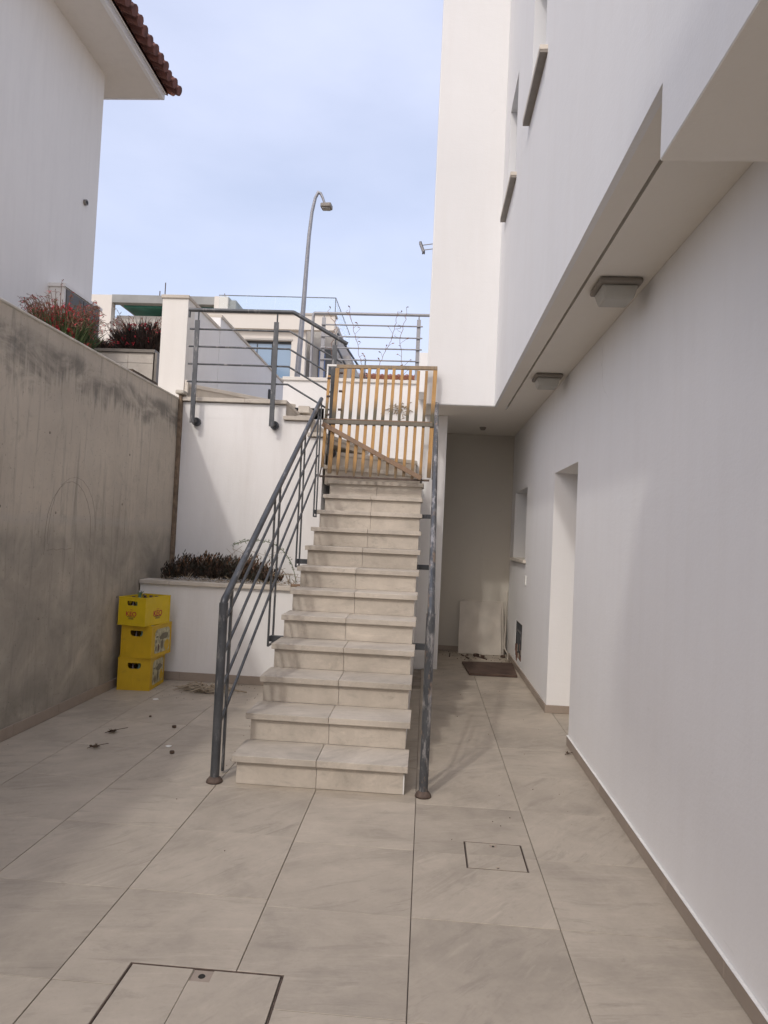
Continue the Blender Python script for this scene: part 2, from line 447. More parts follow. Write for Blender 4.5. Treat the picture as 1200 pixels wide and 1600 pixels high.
# ------------------------------------------------------------------ mesh building
class MB:
    def __init__(self):
        self.v, self.f, self.s = [], [], []

    def add(self, vs, fs, smooth=False):
        o = len(self.v)
        self.v += [Vector(p) for p in vs]
        self.f += [tuple(i + o for i in f) for f in fs]
        self.s += [smooth] * len(fs)
        return self

    def box(self, x0, x1, y0, y1, z0, z1):
        v = [(x0, y0, z0), (x1, y0, z0), (x1, y1, z0), (x0, y1, z0), (x0, y0, z1), (x1, y0, z1), (x1, y1, z1), (x0, y1, z1)]
        return self.add(v, [(0, 3, 2, 1), (4, 5, 6, 7), (0, 1, 5, 4), (1, 2, 6, 5), (2, 3, 7, 6), (3, 0, 4, 7)])

    def bar(self, a, b, w, h, up=(0, 0, 1)):
        a, b = Vector(a), Vector(b)
        d = (b - a).normalized()
        s = d.cross(Vector(up))
        if s.length < 1e-4:
            s = d.cross(Vector((1, 0, 0)))
        s.normalize()
        u = s.cross(d).normalized()
        v = []
        for p in (a, b):
            for i, j in ((-1, -1), (1, -1), (1, 1), (-1, 1)):
                v.append(p + s * (i * w / 2) + u * (j * h / 2))
        return self.add(v, [(0, 1, 2, 3), (7, 6, 5, 4), (0, 4, 5, 1), (1, 5, 6, 2), (2, 6, 7, 3), (3, 7, 4, 0)])

    def tube(self, pts, r, n=12, caps=True):
        pts = [Vector(p) for p in pts]
        rr = r if isinstance(r, (list, tuple)) else [r] * len(pts)
        rings = []
        prev = None
        for i, p in enumerate(pts):
            if i == 0:
                d = pts[1] - pts[0]
            elif i == len(pts) - 1:
                d = pts[-1] - pts[-2]
            else:
                d = (pts[i + 1] - p).normalized() + (p - pts[i - 1]).normalized()
            d.normalize()
            if prev is None:
                s = d.cross(Vector((0, 0, 1)))
                if s.length < 1e-3:
                    s = d.cross(Vector((1, 0, 0)))
            else:
                s = prev - d * prev.dot(d)
            s.normalize()
            prev = s
            u = d.cross(s)
            k = 1.0
            if 0 < i < len(pts) - 1:
                c = (pts[i + 1] - p).normalized().dot((p - pts[i - 1]).normalized())
                k = 1.0 / max(0.6, math.sqrt((1 + c) / 2))
            rings.append([p + (s * math.cos(t * 2 * math.pi / n) + u * math.sin(t * 2 * math.pi / n)) * rr[i] * (k if k < 1.3 else 1.3) for t in range(n)])
        v = [q for ring in rings for q in ring]
        f = []
        for i in range(len(rings) - 1):
            for t in range(n):
                a, b = i * n + t, i * n + (t + 1) % n
                f.append((a, a + n, b + n, b))
        self.add(v, f, True)
        if caps:
            self.add(rings[0], [tuple(range(n))])
            self.add(rings[-1], [tuple(reversed(range(n)))])
        return self

    def lathe(self, prof, c=(0, 0, 0), n=20):
        c = Vector(c)
        v, f = [], []
        for r, z in prof:
            for t in range(n):
                a = 2 * math.pi * t / n
                v.append(c + Vector((r * math.cos(a), r * math.sin(a), z)))
        for i in range(len(prof) - 1):
            for t in range(n):
                a, b = i * n + t, i * n + (t + 1) % n
                f.append((a, b, b + n, a + n))
        return self.add(v, f, True)

    def prism(self, poly, z0, z1):
        n = len(poly)
        area = sum(poly[i][0] * poly[(i + 1) % n][1] - poly[(i + 1) % n][0] * poly[i][1] for i in range(n))
        if area < 0:
            poly = poly[::-1]
        v = [(x, y, z0) for x, y in poly] + [(x, y, z1) for x, y in poly]
        f = [tuple(reversed(range(n))), tuple(range(n, 2 * n))]
        f += [(i, (i + 1) % n, (i + 1) % n + n, i + n) for i in range(n)]
        return self.add(v, f)

    def grid(self, us, vs, keep, fr, w0, w1):
        """slab with rectangular holes; fr maps (u,v,w) to world; keep(i,j) says whether the cell is solid"""
        nu, nv = len(us), len(vs)
        V = [fr(u, v, w) for w in (w0, w1) for v in vs for u in us]
        idx = lambda i, j, k: k * nu * nv + j * nu + i
        F = []
        solid = lambda i, j: 0 <= i < nu - 1 and 0 <= j < nv - 1 and keep(i, j)
        for j in range(nv - 1):
            for i in range(nu - 1):
                if not solid(i, j):
                    continue
                F.append((idx(i, j, 0), idx(i, j + 1, 0), idx(i + 1, j + 1, 0), idx(i + 1, j, 0)))
                F.append((idx(i, j, 1), idx(i + 1, j, 1), idx(i + 1, j + 1, 1), idx(i, j + 1, 1)))
                for (di, dj, a, b) in ((-1, 0, (i, j), (i, j + 1)), (1, 0, (i + 1, j + 1), (i + 1, j)), (0, -1, (i + 1, j), (i, j)), (0, 1, (i, j + 1), (i + 1, j + 1))):
                    if not solid(i + di, j + dj):
                        F.append((idx(*a, 0), idx(*a, 1), idx(*b, 1), idx(*b, 0)))
        return self.add(V, F)

    def build(self, name, mat, parent=None, bevel=0.0, local=False, seg=1, fixn=False):
        n = len(self.v)
        mn = Vector([min(p[k] for p in self.v) for k in range(3)])
        mx = Vector([max(p[k] for p in self.v) for k in range(3)])
        o = (mn + mx) / 2
        if parent is None:
            o.z = mn.z
        me = bpy.data.meshes.new(name)
        me.from_pydata([tuple(p - o) for p in self.v], [], self.f)
        me.polygons.foreach_set('use_smooth', self.s)
        me.update()
        if fixn:
            bm = bmesh.new(); bm.from_mesh(me)
            bmesh.ops.remove_doubles(bm, verts=bm.verts, dist=1e-5)
            bmesh.ops.recalc_face_normals(bm, faces=bm.faces)
            bm.to_mesh(me); bm.free()
        me.materials.append(mat)
        ob = bpy.data.objects.new(name, me)
        col.objects.link(ob)
        if parent is not None:
            ob.parent = parent
            ob.location = o if local else o - wloc(parent)
        else:
            ob.location = o
        if bevel:
            b = ob.modifiers.new('bevel', 'BEVEL')
            b.width = bevel; b.segments = seg; b.limit_method = 'ANGLE'; b.angle_limit = R(40)
        return ob


def wloc(o):
    p = Vector(o.location)
    while o.parent:
        o = o.parent
        p += Vector(o.location)
    return p


def tag(o, label=None, cat=None, group=None, kind=None):
    if label: o['label'] = label
    if cat: o['category'] = cat
    if group: o['group'] = group
    if kind: o['kind'] = kind
    return o


def thing(name, label, cat, loc, group=None, kind=None, rz=0):
    e = bpy.data.objects.new(name, None)
    e.empty_display_size = 0.2
    e.location = loc
    e.rotation_euler = (0, 0, rz)
    col.objects.link(e)
    return tag(e, label, cat, group, kind)


def copy_tree(o, parent=None):
    c = o.copy()
    col.objects.link(c)
    if parent is not None:
        c.parent = parent
    for ch in list(o.children):
        copy_tree(ch, c)
    return c


def bx(*a):
    return MB().box(*a)


def cluster(fr, n):
    pass


def leaf_quad(mb, p, d, l, w, up=None, bend=0.25):
    """a pointed, folded leaf of 4 triangles"""
    d = Vector(d).normalized()
    s = d.cross(up or Vector((random.uniform(-1, 1), random.uniform(-1, 1), 0.6)))
    if s.length < 1e-3:
        s = Vector((1, 0, 0))
    s.normalize()
    u = s.cross(d)
    p = Vector(p)
    mid = p + d * l * 0.5 + u * bend * l * 0.3
    tip = p + d * l
    mb.add([p, mid + s * w / 2, tip, mid - s * w / 2, mid - u * w * 0.15], [(0, 1, 4), (1, 2, 4), (2, 3, 4), (3, 0, 4)])


# ================================================================== GROUND AND TERRAIN
# hillside the road and far houses stand on, with the sunken courtyard cut out
tb = MB()
def hz(x, y):
    return 2.65 if y < 9 else 2.65 + 0.185 * (y - 9) if y < 60 else 12.085 + 0.02 * (y - 60)
xs = [-400, -60, -20, -3.12, 1.6, 30, 400]
ys = [-400, -40, -14, 9.86, 20, 35, 60, 400]
hole = lambda i, j: not (xs[i] >= -3.12 and xs[i + 1] <= 1.6 and ys[j] >= -14 and ys[j + 1] <= 9.86)
V = [(x, y, hz(x, y)) for y in ys for x in xs]
F = [(j * 7 + i, j * 7 + i + 1, (j + 1) * 7 + i + 1, (j + 1) * 7 + i) for j in range(7) for i in range(6) if hole(i, j)]
tb.add(V, F)
tag(tb.build('terrain', M['terrain']), 'dusty hillside rising behind the sunken courtyard', kind='structure')
sk = MB()
sk.box(-3.12, 1.6, -14, 9.9, -0.3, -0.012)
tag(sk.build('courtyard_base', M['grout']), 'mortar bed under the courtyard tiles', kind='structure')

floor = thing('courtyard_floor', 'beige stone look floor tiles of the courtyard', None, (0, 4, 0), kind='structure')
XJ = [0.003 + 0.6 * k for k in range(-5, 4)]
holes = [(-0.975, -0.428, 1.87, 2.425), (0.255, 0.547, 3.310, 3.598)]
gap = 0.0018
for i in range(len(XJ) - 1):
    off = 2.30 if XJ[i] < -0.65 else 2.25
    for k in range(-7, 13):
        x0, x1 = XJ[i] + gap, XJ[i + 1] - gap
        y0, y1 = off + 0.6 * k + 0.0011, off + 0.6 * (k + 1) - 0.0011
        x0, x1 = max(x0, -2.95), min(x1, 1.62)
        y1 = min(y1, 9.62)
        if x1 - x0 < 0.03 or y1 - y0 < 0.03 or x0 > 1.5:
            continue
        if XJ[i] > 0.9 and k < -6:
            continue
        # skip tiles wholly hidden under the staircase, planter and walls
        if (x0 > -1.05 and x1 < -0.1 and y0 > 4.2) or (y0 > 6.85 and x1 < 0.1) :
            continue
        us, vs = [x0], [y0]
        hit = None
        for h in holes:
            if h[0] < x1 and h[1] > x0 and h[2] < y1 and h[3] > y0:
                hit = h
                us += [u for u in h[:2] if x0 < u < x1]
                vs += [u for u in h[2:] if y0 < u < y1]
        us.append(x1); vs.append(y1)
        dz = random.uniform(-0.0008, 0.0008)
        def keep(a, b, us=us, vs=vs, h=hit):
            if h is None: return True
            cx, cy = (us[a] + us[a + 1]) / 2, (vs[b] + vs[b + 1]) / 2
            return not (h[0] < cx < h[1] and h[2] < cy < h[3])
        mb = MB().grid(us, vs, keep, lambda u, v, w: (u, v, w), -0.011, dz)
        if mb.f:
            mb.build('tile', M['tile'], floor, bevel=0.0012)


def access_cover(x0, x1, y0, y1, label, splitx, splity, wells, frame=0.006):
    t = thing('access_cover', label, 'access cover', ((x0 + x1) / 2, (y0 + y1) / 2, 0), 'tiled access covers in the floor')
    fr = MB()
    a = 0.002
    fr.grid([x0 + a, x0 + frame, x1 - frame, x1 - a], [y0 + a, y0 + frame, y1 - frame, y1 - a], lambda i, j: not (i == 1 and j == 1), lambda u, v, w: (u, v, w), -0.011, -0.0005)
    fr.build('frame', M['rust'], t)
    xs_ = [x0 + frame + 0.004] + splitx + [x1 - frame - 0.004]
    ys_ = [y0 + frame + 0.004] + splity + [y1 - frame - 0.004]
    for i in range(len(xs_) - 1):
        for j in range(len(ys_) - 1):
            ax, bx_ = xs_[i] + 0.001, xs_[i + 1] - 0.001
            ay, by = ys_[j] + 0.001, ys_[j + 1] - 0.001
            us, vs = [ax], [ay]
            hit = None
            for w in wells:
                if w[0] < bx_ and w[1] > ax and w[2] < by and w[3] > ay:
                    hit = w
                    us += [q for q in w[:2] if ax < q < bx_]; vs += [q for q in w[2:] if ay < q < by]
            us.append(bx_); vs.append(by)
            kp = lambda a_, b_: hit is None or not (hit[0] < (us[a_] + us[a_ + 1]) / 2 < hit[1] and hit[2] < (vs[b_] + vs[b_ + 1]) / 2 < hit[3])
            MB().grid(us, vs, kp, lambda u, v, w: (u, v, w), -0.011, 0.0006).build('tile', M['tile'], t, bevel=0.001)
    for w in wells:
        cx, cy = (w[0] + w[1]) / 2, (w[2] + w[3]) / 2
        s = min(w[1] - w[0], w[3] - w[2])
        p = bx(w[0], w[1], w[2], w[3], -0.0095, -0.003).build('lifting_socket', M['skirt'], t)
        MB().lathe([(0.0001, 0.0), (s * 0.14, 0.0), (s * 0.17, 0.0022), (s * 0.20, 0.0)], (cx, cy, -0.0028), 14).build('key_hole', M['dark'], p)
    return t
access_cover(-0.975, -0.428, 1.87, 2.425, 'large tiled access cover nearest the camera with one lifting socket', [-0.745], [], [(-0.742, -0.672, 2.352, 2.415)])
access_cover(0.255, 0.547, 3.310, 3.598, 'small tiled access cover right of the stair foot with two key holes', [], [3.452], [(0.385, 0.42, 3.545, 3.582), (0.395, 0.413, 3.325, 3.343)], 0.004)


def skirting(parent, a, b, h=0.07, th=0.012, n=None, normal=(1, 0), first=0.6):
    """run of skirting tiles from a to b (xy) on the side normal, as single pieces"""
    a, b = Vector(a), Vector(b)
    L = (b - a).length
    d = (b - a) / L
    nn = Vector(normal)
    t = 0.0
    step = first
    while t < L - 0.01:
        e = min(t + step, L)
        p, q = a + d * (t + 0.0015), a + d * (e - 0.0015)
        r, s = q + nn * th, p + nn * th
        MB().prism([tuple(p), tuple(q), tuple(r), tuple(s)], 0.001, h + random.uniform(-0.001, 0.001)).build('skirting_tile', M['skirt'], parent, bevel=0.0015)
        t = e
        step = 0.6

# ================================================================== CONCRETE BOUNDARY WALL
cw = thing('concrete_boundary_wall', 'tall stained bare concrete wall along the left side', 'wall', (-2.97, 2, 0))
bx(-3.12, -2.87, -8, 7.66, -0.2, 2.965).build('wall_face', M['concrete'], cw)
MB().prism([(-3.125, -8), (-2.862, -8), (-2.862, 7.665), (-3.125, 7.665)], 2.965, 2.992).build('top_edge', M['concrete_edge'], cw, bevel=0.008)
bx(-2.869, -2.835, 7.575, 7.66, 1.0, 3.03).build('corner_strip', M['rust_edge'], cw, bevel=0.004)
bx(-2.90, -2.80, 7.54, 7.70, 3.03, 3.075).build('corner_cap', M['concrete_edge'], cw, bevel=0.01)
skirting(cw, (-2.87, -1.0), (-2.87, 6.79), 0.085, 0.013, normal=(1, 0), first=0.35)
for (ty, tz) in ((4.45, 1.62), (5.15, 1.60), (6.3, 1.72), (3.6, 2.2), (5.0, 2.2), (6.4, 2.2), (3.6, 0.85), (5.0, 0.8), (6.3, 0.85)):
    MB().tube([(-2.8702, ty, tz), (-2.8685, ty, tz)], 0.011, 10).build('tie_hole', M['score'], cw)
# scored arch and smears
def arch_pts(y0, y1, z0, z1, n=26):
    pts = []
    for i in range(n + 1):
        t = i / n
        if t < 0.3:
            pts.append((y0, z0 + (z1 - 0.42 - z0) * t / 0.3))
        elif t > 0.7:
            pts.append((y1, z1 - 0.42 - (z1 - 0.42 - z0) * (t - 0.7) / 0.3))
        else:
            a = math.pi * (1 - (t - 0.3) / 0.4)
            pts.append(((y0 + y1) / 2 + (y1 - y0) / 2 * math.cos(a), z1 - 0.42 + 0.42 * math.sin(a)))
    return pts
sc = MB()
sc.tube([(-2.8695, y + random.uniform(-.004, .004), z) for y, z in arch_pts(5.02, 5.72, 1.28, 1.86)], 0.0012, 5)
sc.tube([(-2.8695, y + random.uniform(-.004, .004), z) for y, z in arch_pts(5.06, 5.80, 1.36, 1.90)][:20], 0.0010, 5)
sc.tube([(-2.8695, 5.06 + 0.35 * k / 8, 1.31 + 0.006 * (k % 3)) for k in range(9)], 0.0018, 5)
sc.build('scored_arch', M['score'], cw)

# ================================================================== PLANTER
pl = thing('planter', 'white plastered raised planter with stone coping beside the stairs', 'planter', (-2, 7.2, 0))
bx(-2.862, -1.05, 6.80, 6.98, -0.01, 0.948).build('front_wall', M['white_old'], pl)
x = -2.862
for w in (0.30, 0.62, 0.62, 0.24):
    bx(x + 0.001, x + w - 0.001, 6.765, 7.0, 0.948, 0.988 + random.uniform(-.001, .001)).build('coping_stone', M['cap'], pl, bevel=0.004)
    x += w
so = MB()
NX, NY = 24, 8
sv = [(-2.862 + 1.80 * i / NX, 6.98 + 0.66 * j / NY, 0.93 + random.uniform(-.012, .02)) for j in range(NY + 1) for i in range(NX + 1)]
so.add(sv, [(j * (NX + 1) + i, j * (NX + 1) + i + 1, (j + 1) * (NX + 1) + i + 1, (j + 1) * (NX + 1) + i) for j in range(NY) for i in range(NX)])
so.build('soil', M['soil'], pl)
skirting(pl, (-2.857, 6.80), (-1.09, 6.80), 0.085, 0.012, normal=(0, -1), first=0.45)

# ================================================================== WHITE WALL UNDER THE LANDING
lw = thing('landing_wall', 'white plastered retaining wall between the concrete wall and the stairs', 'wall', (-2, 7.8, 0))
lwm = MB()
lwm.prism([(-2.87, 7.64), (-1.20, 7.64), (-1.20, 8.8), (-2.87, 8.8)], -0.01, 2.60)
lwm.box(-2.87, -1.36, 7.642, 8.8, 2.60, 2.78)
lwm.box(-2.87, -1.65, 7.641, 8.8, 2.78, 2.955)
lwm.build('wall_face', M['white_old'], lw)

# ================================================================== STAIRCASE
st = thing('staircase', 'straight flight of beige stone tiled steps climbing to the wooden gate', 'staircase', (-0.58, 5.8, 0))
G, RI, D0 = 0.305, 0.177, 4.135
body = MB()
pts = [(D0 + 0.042, -0.01)]
for n in range(1, 13):
    yr = D0 + 0.042 + G * (n - 1)
    pts += [(yr, RI * n - 0.041), (yr + G, RI * n - 0.041)]
pts += [(8.6, RI * 12 - 0.041), (8.6, -0.01)]
nP = len(pts)
vv = [(-1.085, y, z) for y, z in pts] + [(-0.088, y, z) for y, z in pts]
ff = [tuple(range(nP)), tuple(reversed(range(nP, 2 * nP)))] + [(i, i + nP, (i + 1) % nP + nP, (i + 1) % nP) for i in range(nP)]
body.add(vv, ff)
body.build('stair_core', M['white_old'], st, fixn=True)
for n in range(1, 13):
    yn = D0 + G * (n - 1)
    zt = RI * n
    split = -0.585 + (0.02 if n % 3 == 0 else -0.012 if n % 2 else 0.008) + random.uniform(-.008, .008)
    split2 = split + random.uniform(-0.004, 0.004)
    dl = random.uniform(-0.008, 0.008); dr = random.uniform(-0.006, 0.006)
    for (a, b) in ((-1.115 + dl, split - 0.0013), (split + 0.0013, -0.055 + dr)):
        bx(a, b, yn + random.uniform(-.002, .002), yn + G + 0.03, zt - 0.04, zt + random.uniform(-.0008, .0008)).build('tread_tile', M['tile_stair'], st, bevel=0.003, seg=2)
    for (a, b) in ((-1.09, split2 - 0.0013), (split2 + 0.0013, -0.078)):
        bx(a, b, yn + 0.030, yn + 0.041, (zt - RI if n > 1 else 0.001) + 0.0005, zt - 0.0405).build('riser_tile', M['tile_stair'], st, bevel=0.0012)
bx(-0.0775, -0.070, D0 + 0.032, D0 + 0.042, 0.002, 0.118).build('edge_trim', M['white_metal'], st)

# ------- winding steps and landing above the gate
up = thing('winding_steps', 'stone edged steps turning left above the gate to the upper landing', 'steps', (-1.2, 8.2, 2.1))
P0 = (-1.20, 7.60)
def tread(poly, z, base=0.17, th=0.045):
    MB().prism(poly, z - th, z).build('tread_slab', M['cap'], up, bevel=0.004)
    cx = sum(p[0] for p in poly) / len(poly); cy = sum(p[1] for p in poly) / len(poly)
    inner = [(cx + (p[0] - cx) * 0.97, max(7.662, cy + (p[1] - cy) * 0.97)) for p in poly]
    MB().prism(inner, z - base - th, z - th).build('riser_block', M['tile_stair'], up)
bx(-1.12, -0.09, 7.49 + G, 8.79, 2.0, 2.122).build('tread_slab', M['tile_stair'], up)
tread([(-1.19, 7.63), (-0.09, 8.24), (-0.09, 8.79), (-1.19, 8.79)], 2.301)
tread([(-1.19, 7.80), (-0.16, 8.46), (-0.16, 8.79), (-1.19, 8.79)], 2.478)
tread([(-1.385, 7.60), (-1.185, 7.60), (-0.80, 8.79), (-1.385, 8.79)], 2.655, 0.05)
tread([(-1.67, 7.60), (-1.345, 7.60), (-1.345, 8.79), (-1.67, 8.79)], 2.832)
for a, b in ((-2.835, -2.12), (-2.118, -1.635)):
    tread([(a, 7.60), (b, 7.60), (b, 8.79), (a, 8.79)], 3.009)
tread([(-2.83, 7.70), (-2.06, 8.50), (-1.66, 8.92), (-1.66, 9.6), (-2.83, 9.6)], 3.188)
bx(-2.84, -2.80, 7.66, 7.70, 3.01, 3.215).build('edge_stone', M['cap'], up, bevel=0.004)
bx(-1.66, -1.52, 8.4, 8.7, 3.01, 3.10).build('stone_block', M['cap'], up, bevel=0.006)
bx(-1.62, -1.44, 8.1, 8.4, 2.83, 2.93).build('stone_block', M['cap'], up, bevel=0.006)
bx(-2.4, -1.4, 8.8, 9.8, 3.0, 3.145).build('stone_block', M['tile_stair'], up)

# ================================================================== PARAPET BEHIND THE GATE
bw = thing('rear_parapet', 'white parapet wall behind the gate carrying the upper railing', 'wall', (-1, 9, 2))
bx(-1.95, 0.05, 8.80, 9.0, 1.9, 3.50).build('wall_face', M['white'], bw)
bx(-1.96, -0.16, 8.775, 9.02, 3.50, 3.545).build('coping_stone', M['pier'], bw, bevel=0.004)
bx(-0.185, -0.06, 8.30, 8.77, 3.30, 3.78).build('end_pier', M['white'], bw)

# ================================================================== LEFT UPPER WALL AND PIER
pw = thing('stepped_garden_wall', 'grey white garden wall with stone coping running back from a cream pier', 'wall', (-2.95, 9, 3))
bx(-3.155, -2.852, 7.668, 7.90, 2.3, 4.155).build('pier', M['pier'], pw)
bx(-3.17, -2.84, 7.65, 7.91, 4.155, 4.195).build('coping_stone', M['cap'], pw, bevel=0.004)
bx(-3.05, -2.856, 7.90, 8.88, 2.6, 4.15).build('wall_face', M['white'], pw)
for a, b in ((7.912, 8.40), (8.403, 8.885)):
    bx(-3.06, -2.84, a, b, 4.15, 4.19).build('coping_stone', M['cap'], pw, bevel=0.004)
bx(-3.05, -2.854, 8.89, 14.0, 2.6, 4.33).build('wall_face', M['white'], pw)
for k in range(8):
    bx(-3.06, -2.838, 8.888 + 0.64 * k, 8.885 + 0.64 * (k + 1), 4.33, 4.37).build('coping_stone', M['cap'], pw, bevel=0.004)
sb = bx(-2.853, -2.815, 11.7, 11.86, 3.72, 3.98).build('wall_socket', M['frame_dark'], pw, bevel=0.01)

# ================================================================== FLOWER BED WITH TILED WALL
fb = thing('flower_bed', 'raised flower bed faced with cream tiles beneath the red flowers', 'planter', (-5, 11, 3))
FY = 11.0
y_top = 4.37
bx(-7.4, -4.63, FY + 0.012, FY + 0.25, 2.9, y_top).build('bed_wall', M['grout'], fb)
for i, (a, b) in enumerate([(-7.4, -6.86), (-6.86, -6.26), (-6.26, -5.66), (-5.66, -5.06), (-5.06, -4.63)]):
    bx(a + 0.003, b - 0.003, FY, FY + 0.012, 4.20, y_top - 0.004).build('facing_tile', M['cap'], fb)
    bx(a + 0.003, b - 0.003, FY, FY + 0.012, 3.60, 4.194).build('facing_tile', M['cap'], fb)
bx(-7.4, -4.60, FY - 0.03, FY + 0.30, y_top, y_top + 0.05).build('bed_coping', M['lamp_base'], fb)
bx(-6.85, -4.55, FY + 0.30, 13.6, 2.9, y_top - 0.02).build('soil', M['soil'], fb)
bx(-4.60, -4.56, FY - 0.02, FY + 0.25, 3.2, y_top).build('corner_post', M['lamp_base'], fb)

def strap_bush(cx, cy, z, rx, ry, h, nleaf, nfl, label, mat, twigs, seed):
    random.seed(seed)
    t = thing('flowering_bush', label, 'bush', (cx, cy, z), 'red flowering bushes in the bed')
    fol, tw, fl = MB(), MB(), MB()
    for _ in range(nleaf):
        a = random.uniform(0, 2 * math.pi); q = math.sqrt(random.random())
        p = Vector((cx + rx * 0.85 * q * math.cos(a), cy + ry * 0.85 * q * math.sin(a), z + random.uniform(0, h * 0.45)))
        hh = h * (1 - 0.55 * q ** 2)
        d = Vector((math.cos(a) * q * 0.75 + random.uniform(-.35, .35), math.sin(a) * q * 0.75 + random.uniform(-.35, .35), 1.0))
        leaf_quad(fol, p, d, hh * random.uniform(0.4, 0.75), random.uniform(0.012, 0.03))
    for _ in range(twigs):
        a = random.uniform(0, 2 * math.pi); q = math.sqrt(random.random())
        p = Vector((cx + rx * 0.7 * q * math.cos(a), cy + ry * 0.7 * q * math.sin(a), z + h * 0.2))
        e = p + Vector((math.cos(a) * rx * 0.5, math.sin(a) * ry * 0.4, h * random.uniform(0.55, 0.95)))
        e2 = e + Vector((math.cos(a) * rx * 0.3, math.sin(a) * ry * 0.2, -h * random.uniform(0.02, 0.3)))
        pts = []
        for k in range(6):
            s = k / 5
            pts.append(p * (1 - s) ** 2 + e * 2 * s * (1 - s) + e2 * s * s)
        tw.tube(pts, [0.006 * (1 - 0.12 * k) for k in range(6)], 4, False)
        for k in (2, 3, 4, 5):
            for _ in range(3):
                leaf_quad(fl if random.random() < 0.22 else tw, pts[k], (random.uniform(-1, 1), random.uniform(-1, 1), random.uniform(-1, .6)), random.uniform(.03, .08), .012)
    for _ in range(nfl):
        a = random.uniform(0, 2 * math.pi); q = math.sqrt(random.random())
        p = Vector((cx + rx * q * math.cos(a), cy + ry * q * math.sin(a), z + h * (1 - 0.5 * q * q) * random.uniform(0.5, 1.0)))
        for _ in range(9):
            leaf_quad(fl, p, (random.uniform(-1, 1), random.uniform(-1, 1), random.uniform(-.6, 1)), random.uniform(.025, .06), .03)
    fol.build('foliage', mat, t)
    tw.build('stems', M['twig'], t)
    tag(fl.build('flowers', M['flower'], t), kind='stuff')
    return t
strap_bush(-5.60, 9.9, 3.70, 0.42, 0.40, 1.15, 1100, 260, 'tall loose red flowering bush with arching twigs left of the bronze cabinet', M['foliage'], 240, 3)
strap_bush(-5.15, 11.9, 4.40, 0.66, 0.40, 0.78, 2600, 110, 'dense dark strap leaved bush with red blooms beside the cream pier', M['foliage_dark'], 60, 4)
strap_bush(-5.95, 11.75, 4.40, 0.34, 0.3, 0.42, 700, 9, 'low bush with one red bloom in front of the bronze cabinet', M['foliage_dark'], 25, 5)
random.seed(11)
bx(-6.85, -4.2, 9.3, 10.96, 2.66, 3.70).build('soil_bank', M['soil'], fb)

# ================================================================== LEFT HOUSE
lh = thing('neighbour_house', 'tall ivory house with overhanging tiled eave at the upper left', 'house', (-9, 11, 3))
bx(-14, -6.75, 7.5, 12.93, 2.6, 10.386).build('wall', M['house'], lh)
bx(-14, -5.93, 7.0, 13.66, 10.388, 10.44).build('soffit', M['house'], lh)
fas = MB()
fas.box(-5.93, -5.84, 7.0, 13.70, 10.372, 10.56)
fas.box(-14, -5.93, 13.66, 13.70, 10.372, 10.56)
fas.build('fascia_board', M['white'], lh, bevel=0.01)
bx(-5.84, -5.80, 7.0, 13.71, 10.50, 10.575).build('fascia_moulding', M['white'], lh, bevel=0.01)
rf = MB()
rf.add([(-5.80, 7, 10.58), (-5.80, 13.75, 10.58), (-13, 13.75, 13.6), (-13, 7, 13.6), (-5.80, 7, 10.50), (-5.80, 13.75, 10.50), (-13, 13.75, 13.5), (-13, 7, 13.5)], [(0, 1, 2, 3), (7, 6, 5, 4), (0, 4, 5, 1), (1, 5, 6, 2), (2, 6, 7, 3), (3, 7, 4, 0)])
rf.build('roof', M['terracotta'], lh)
proto = None
yk = 7.1
while yk < 13.8:
    if proto is None:
        tm = MB()
        tm.tube([(0.17, 0, -0.055), (-0.35, 0, 0.165)], [0.098, 0.082], 10)
        tm.tube([(0.10, 0, 0.0), (-0.35, 0, 0.19)], [0.088, 0.072], 10)
        proto = tm.build('roof_tile', M['terracotta'], lh)
        base = Vector((-5.78, 0, 10.64)) - wloc(lh)
        ob = proto
    else:
        ob = proto.copy(); col.objects.link(ob)
    ob.location = base + Vector((random.uniform(-.015, .015), yk, random.uniform(-.01, .01)))
    yk += 0.242
ct = MB().tube([(-5.66, 13.72, 10.60), (-6.1, 13.72, 10.80)], [0.115, 0.10], 12).build('corner_tile', M['terracotta_lit'], lh)
vh = MB()
vh.tube([(-6.75, 12.45, 7.58), (-6.70, 12.45, 7.58)], 0.055, 14)
v1 = vh.build('vent_pipe', M['lamp_base'], lh)
MB().tube([(-6.705, 12.45, 7.58), (-6.698, 12.45, 7.58)], 0.036, 12).build('vent_opening', M['dark'], v1)

cb = thing('bronze_door_cabinet', 'low white cabinet with dark bronze doors against the ivory house', 'cabinet', (-6.6, 12, 4.3))
bx(-6.745, -6.47, 11.45, 12.75, 4.3, 5.60).build('casing', M['house'], cb)
bx(-6.76, -6.44, 11.42, 12.78, 5.60, 5.66).build('top_slab', M['house'], cb)
for a, b in ((11.50, 12.08), (12.10, 12.70)):
    dd = bx(-6.47, -6.452, a, b, 4.36, 5.58).build('door', M['bronze'], cb, bevel=0.004)
    bx(-6.452, -6.44, (a + b) / 2 - 0.01, (a + b) / 2 + 0.01, 4.9, 5.0).build('handle', M['steel'], dd)

# ================================================================== RIGHT BUILDING
rb = thing('white_house', 'modern white house with overhanging upper floor along the right side', 'house', (1.3, 4, 0))
YZ = lambda x0: (lambda u, v, w: (x0 + w, u, v))
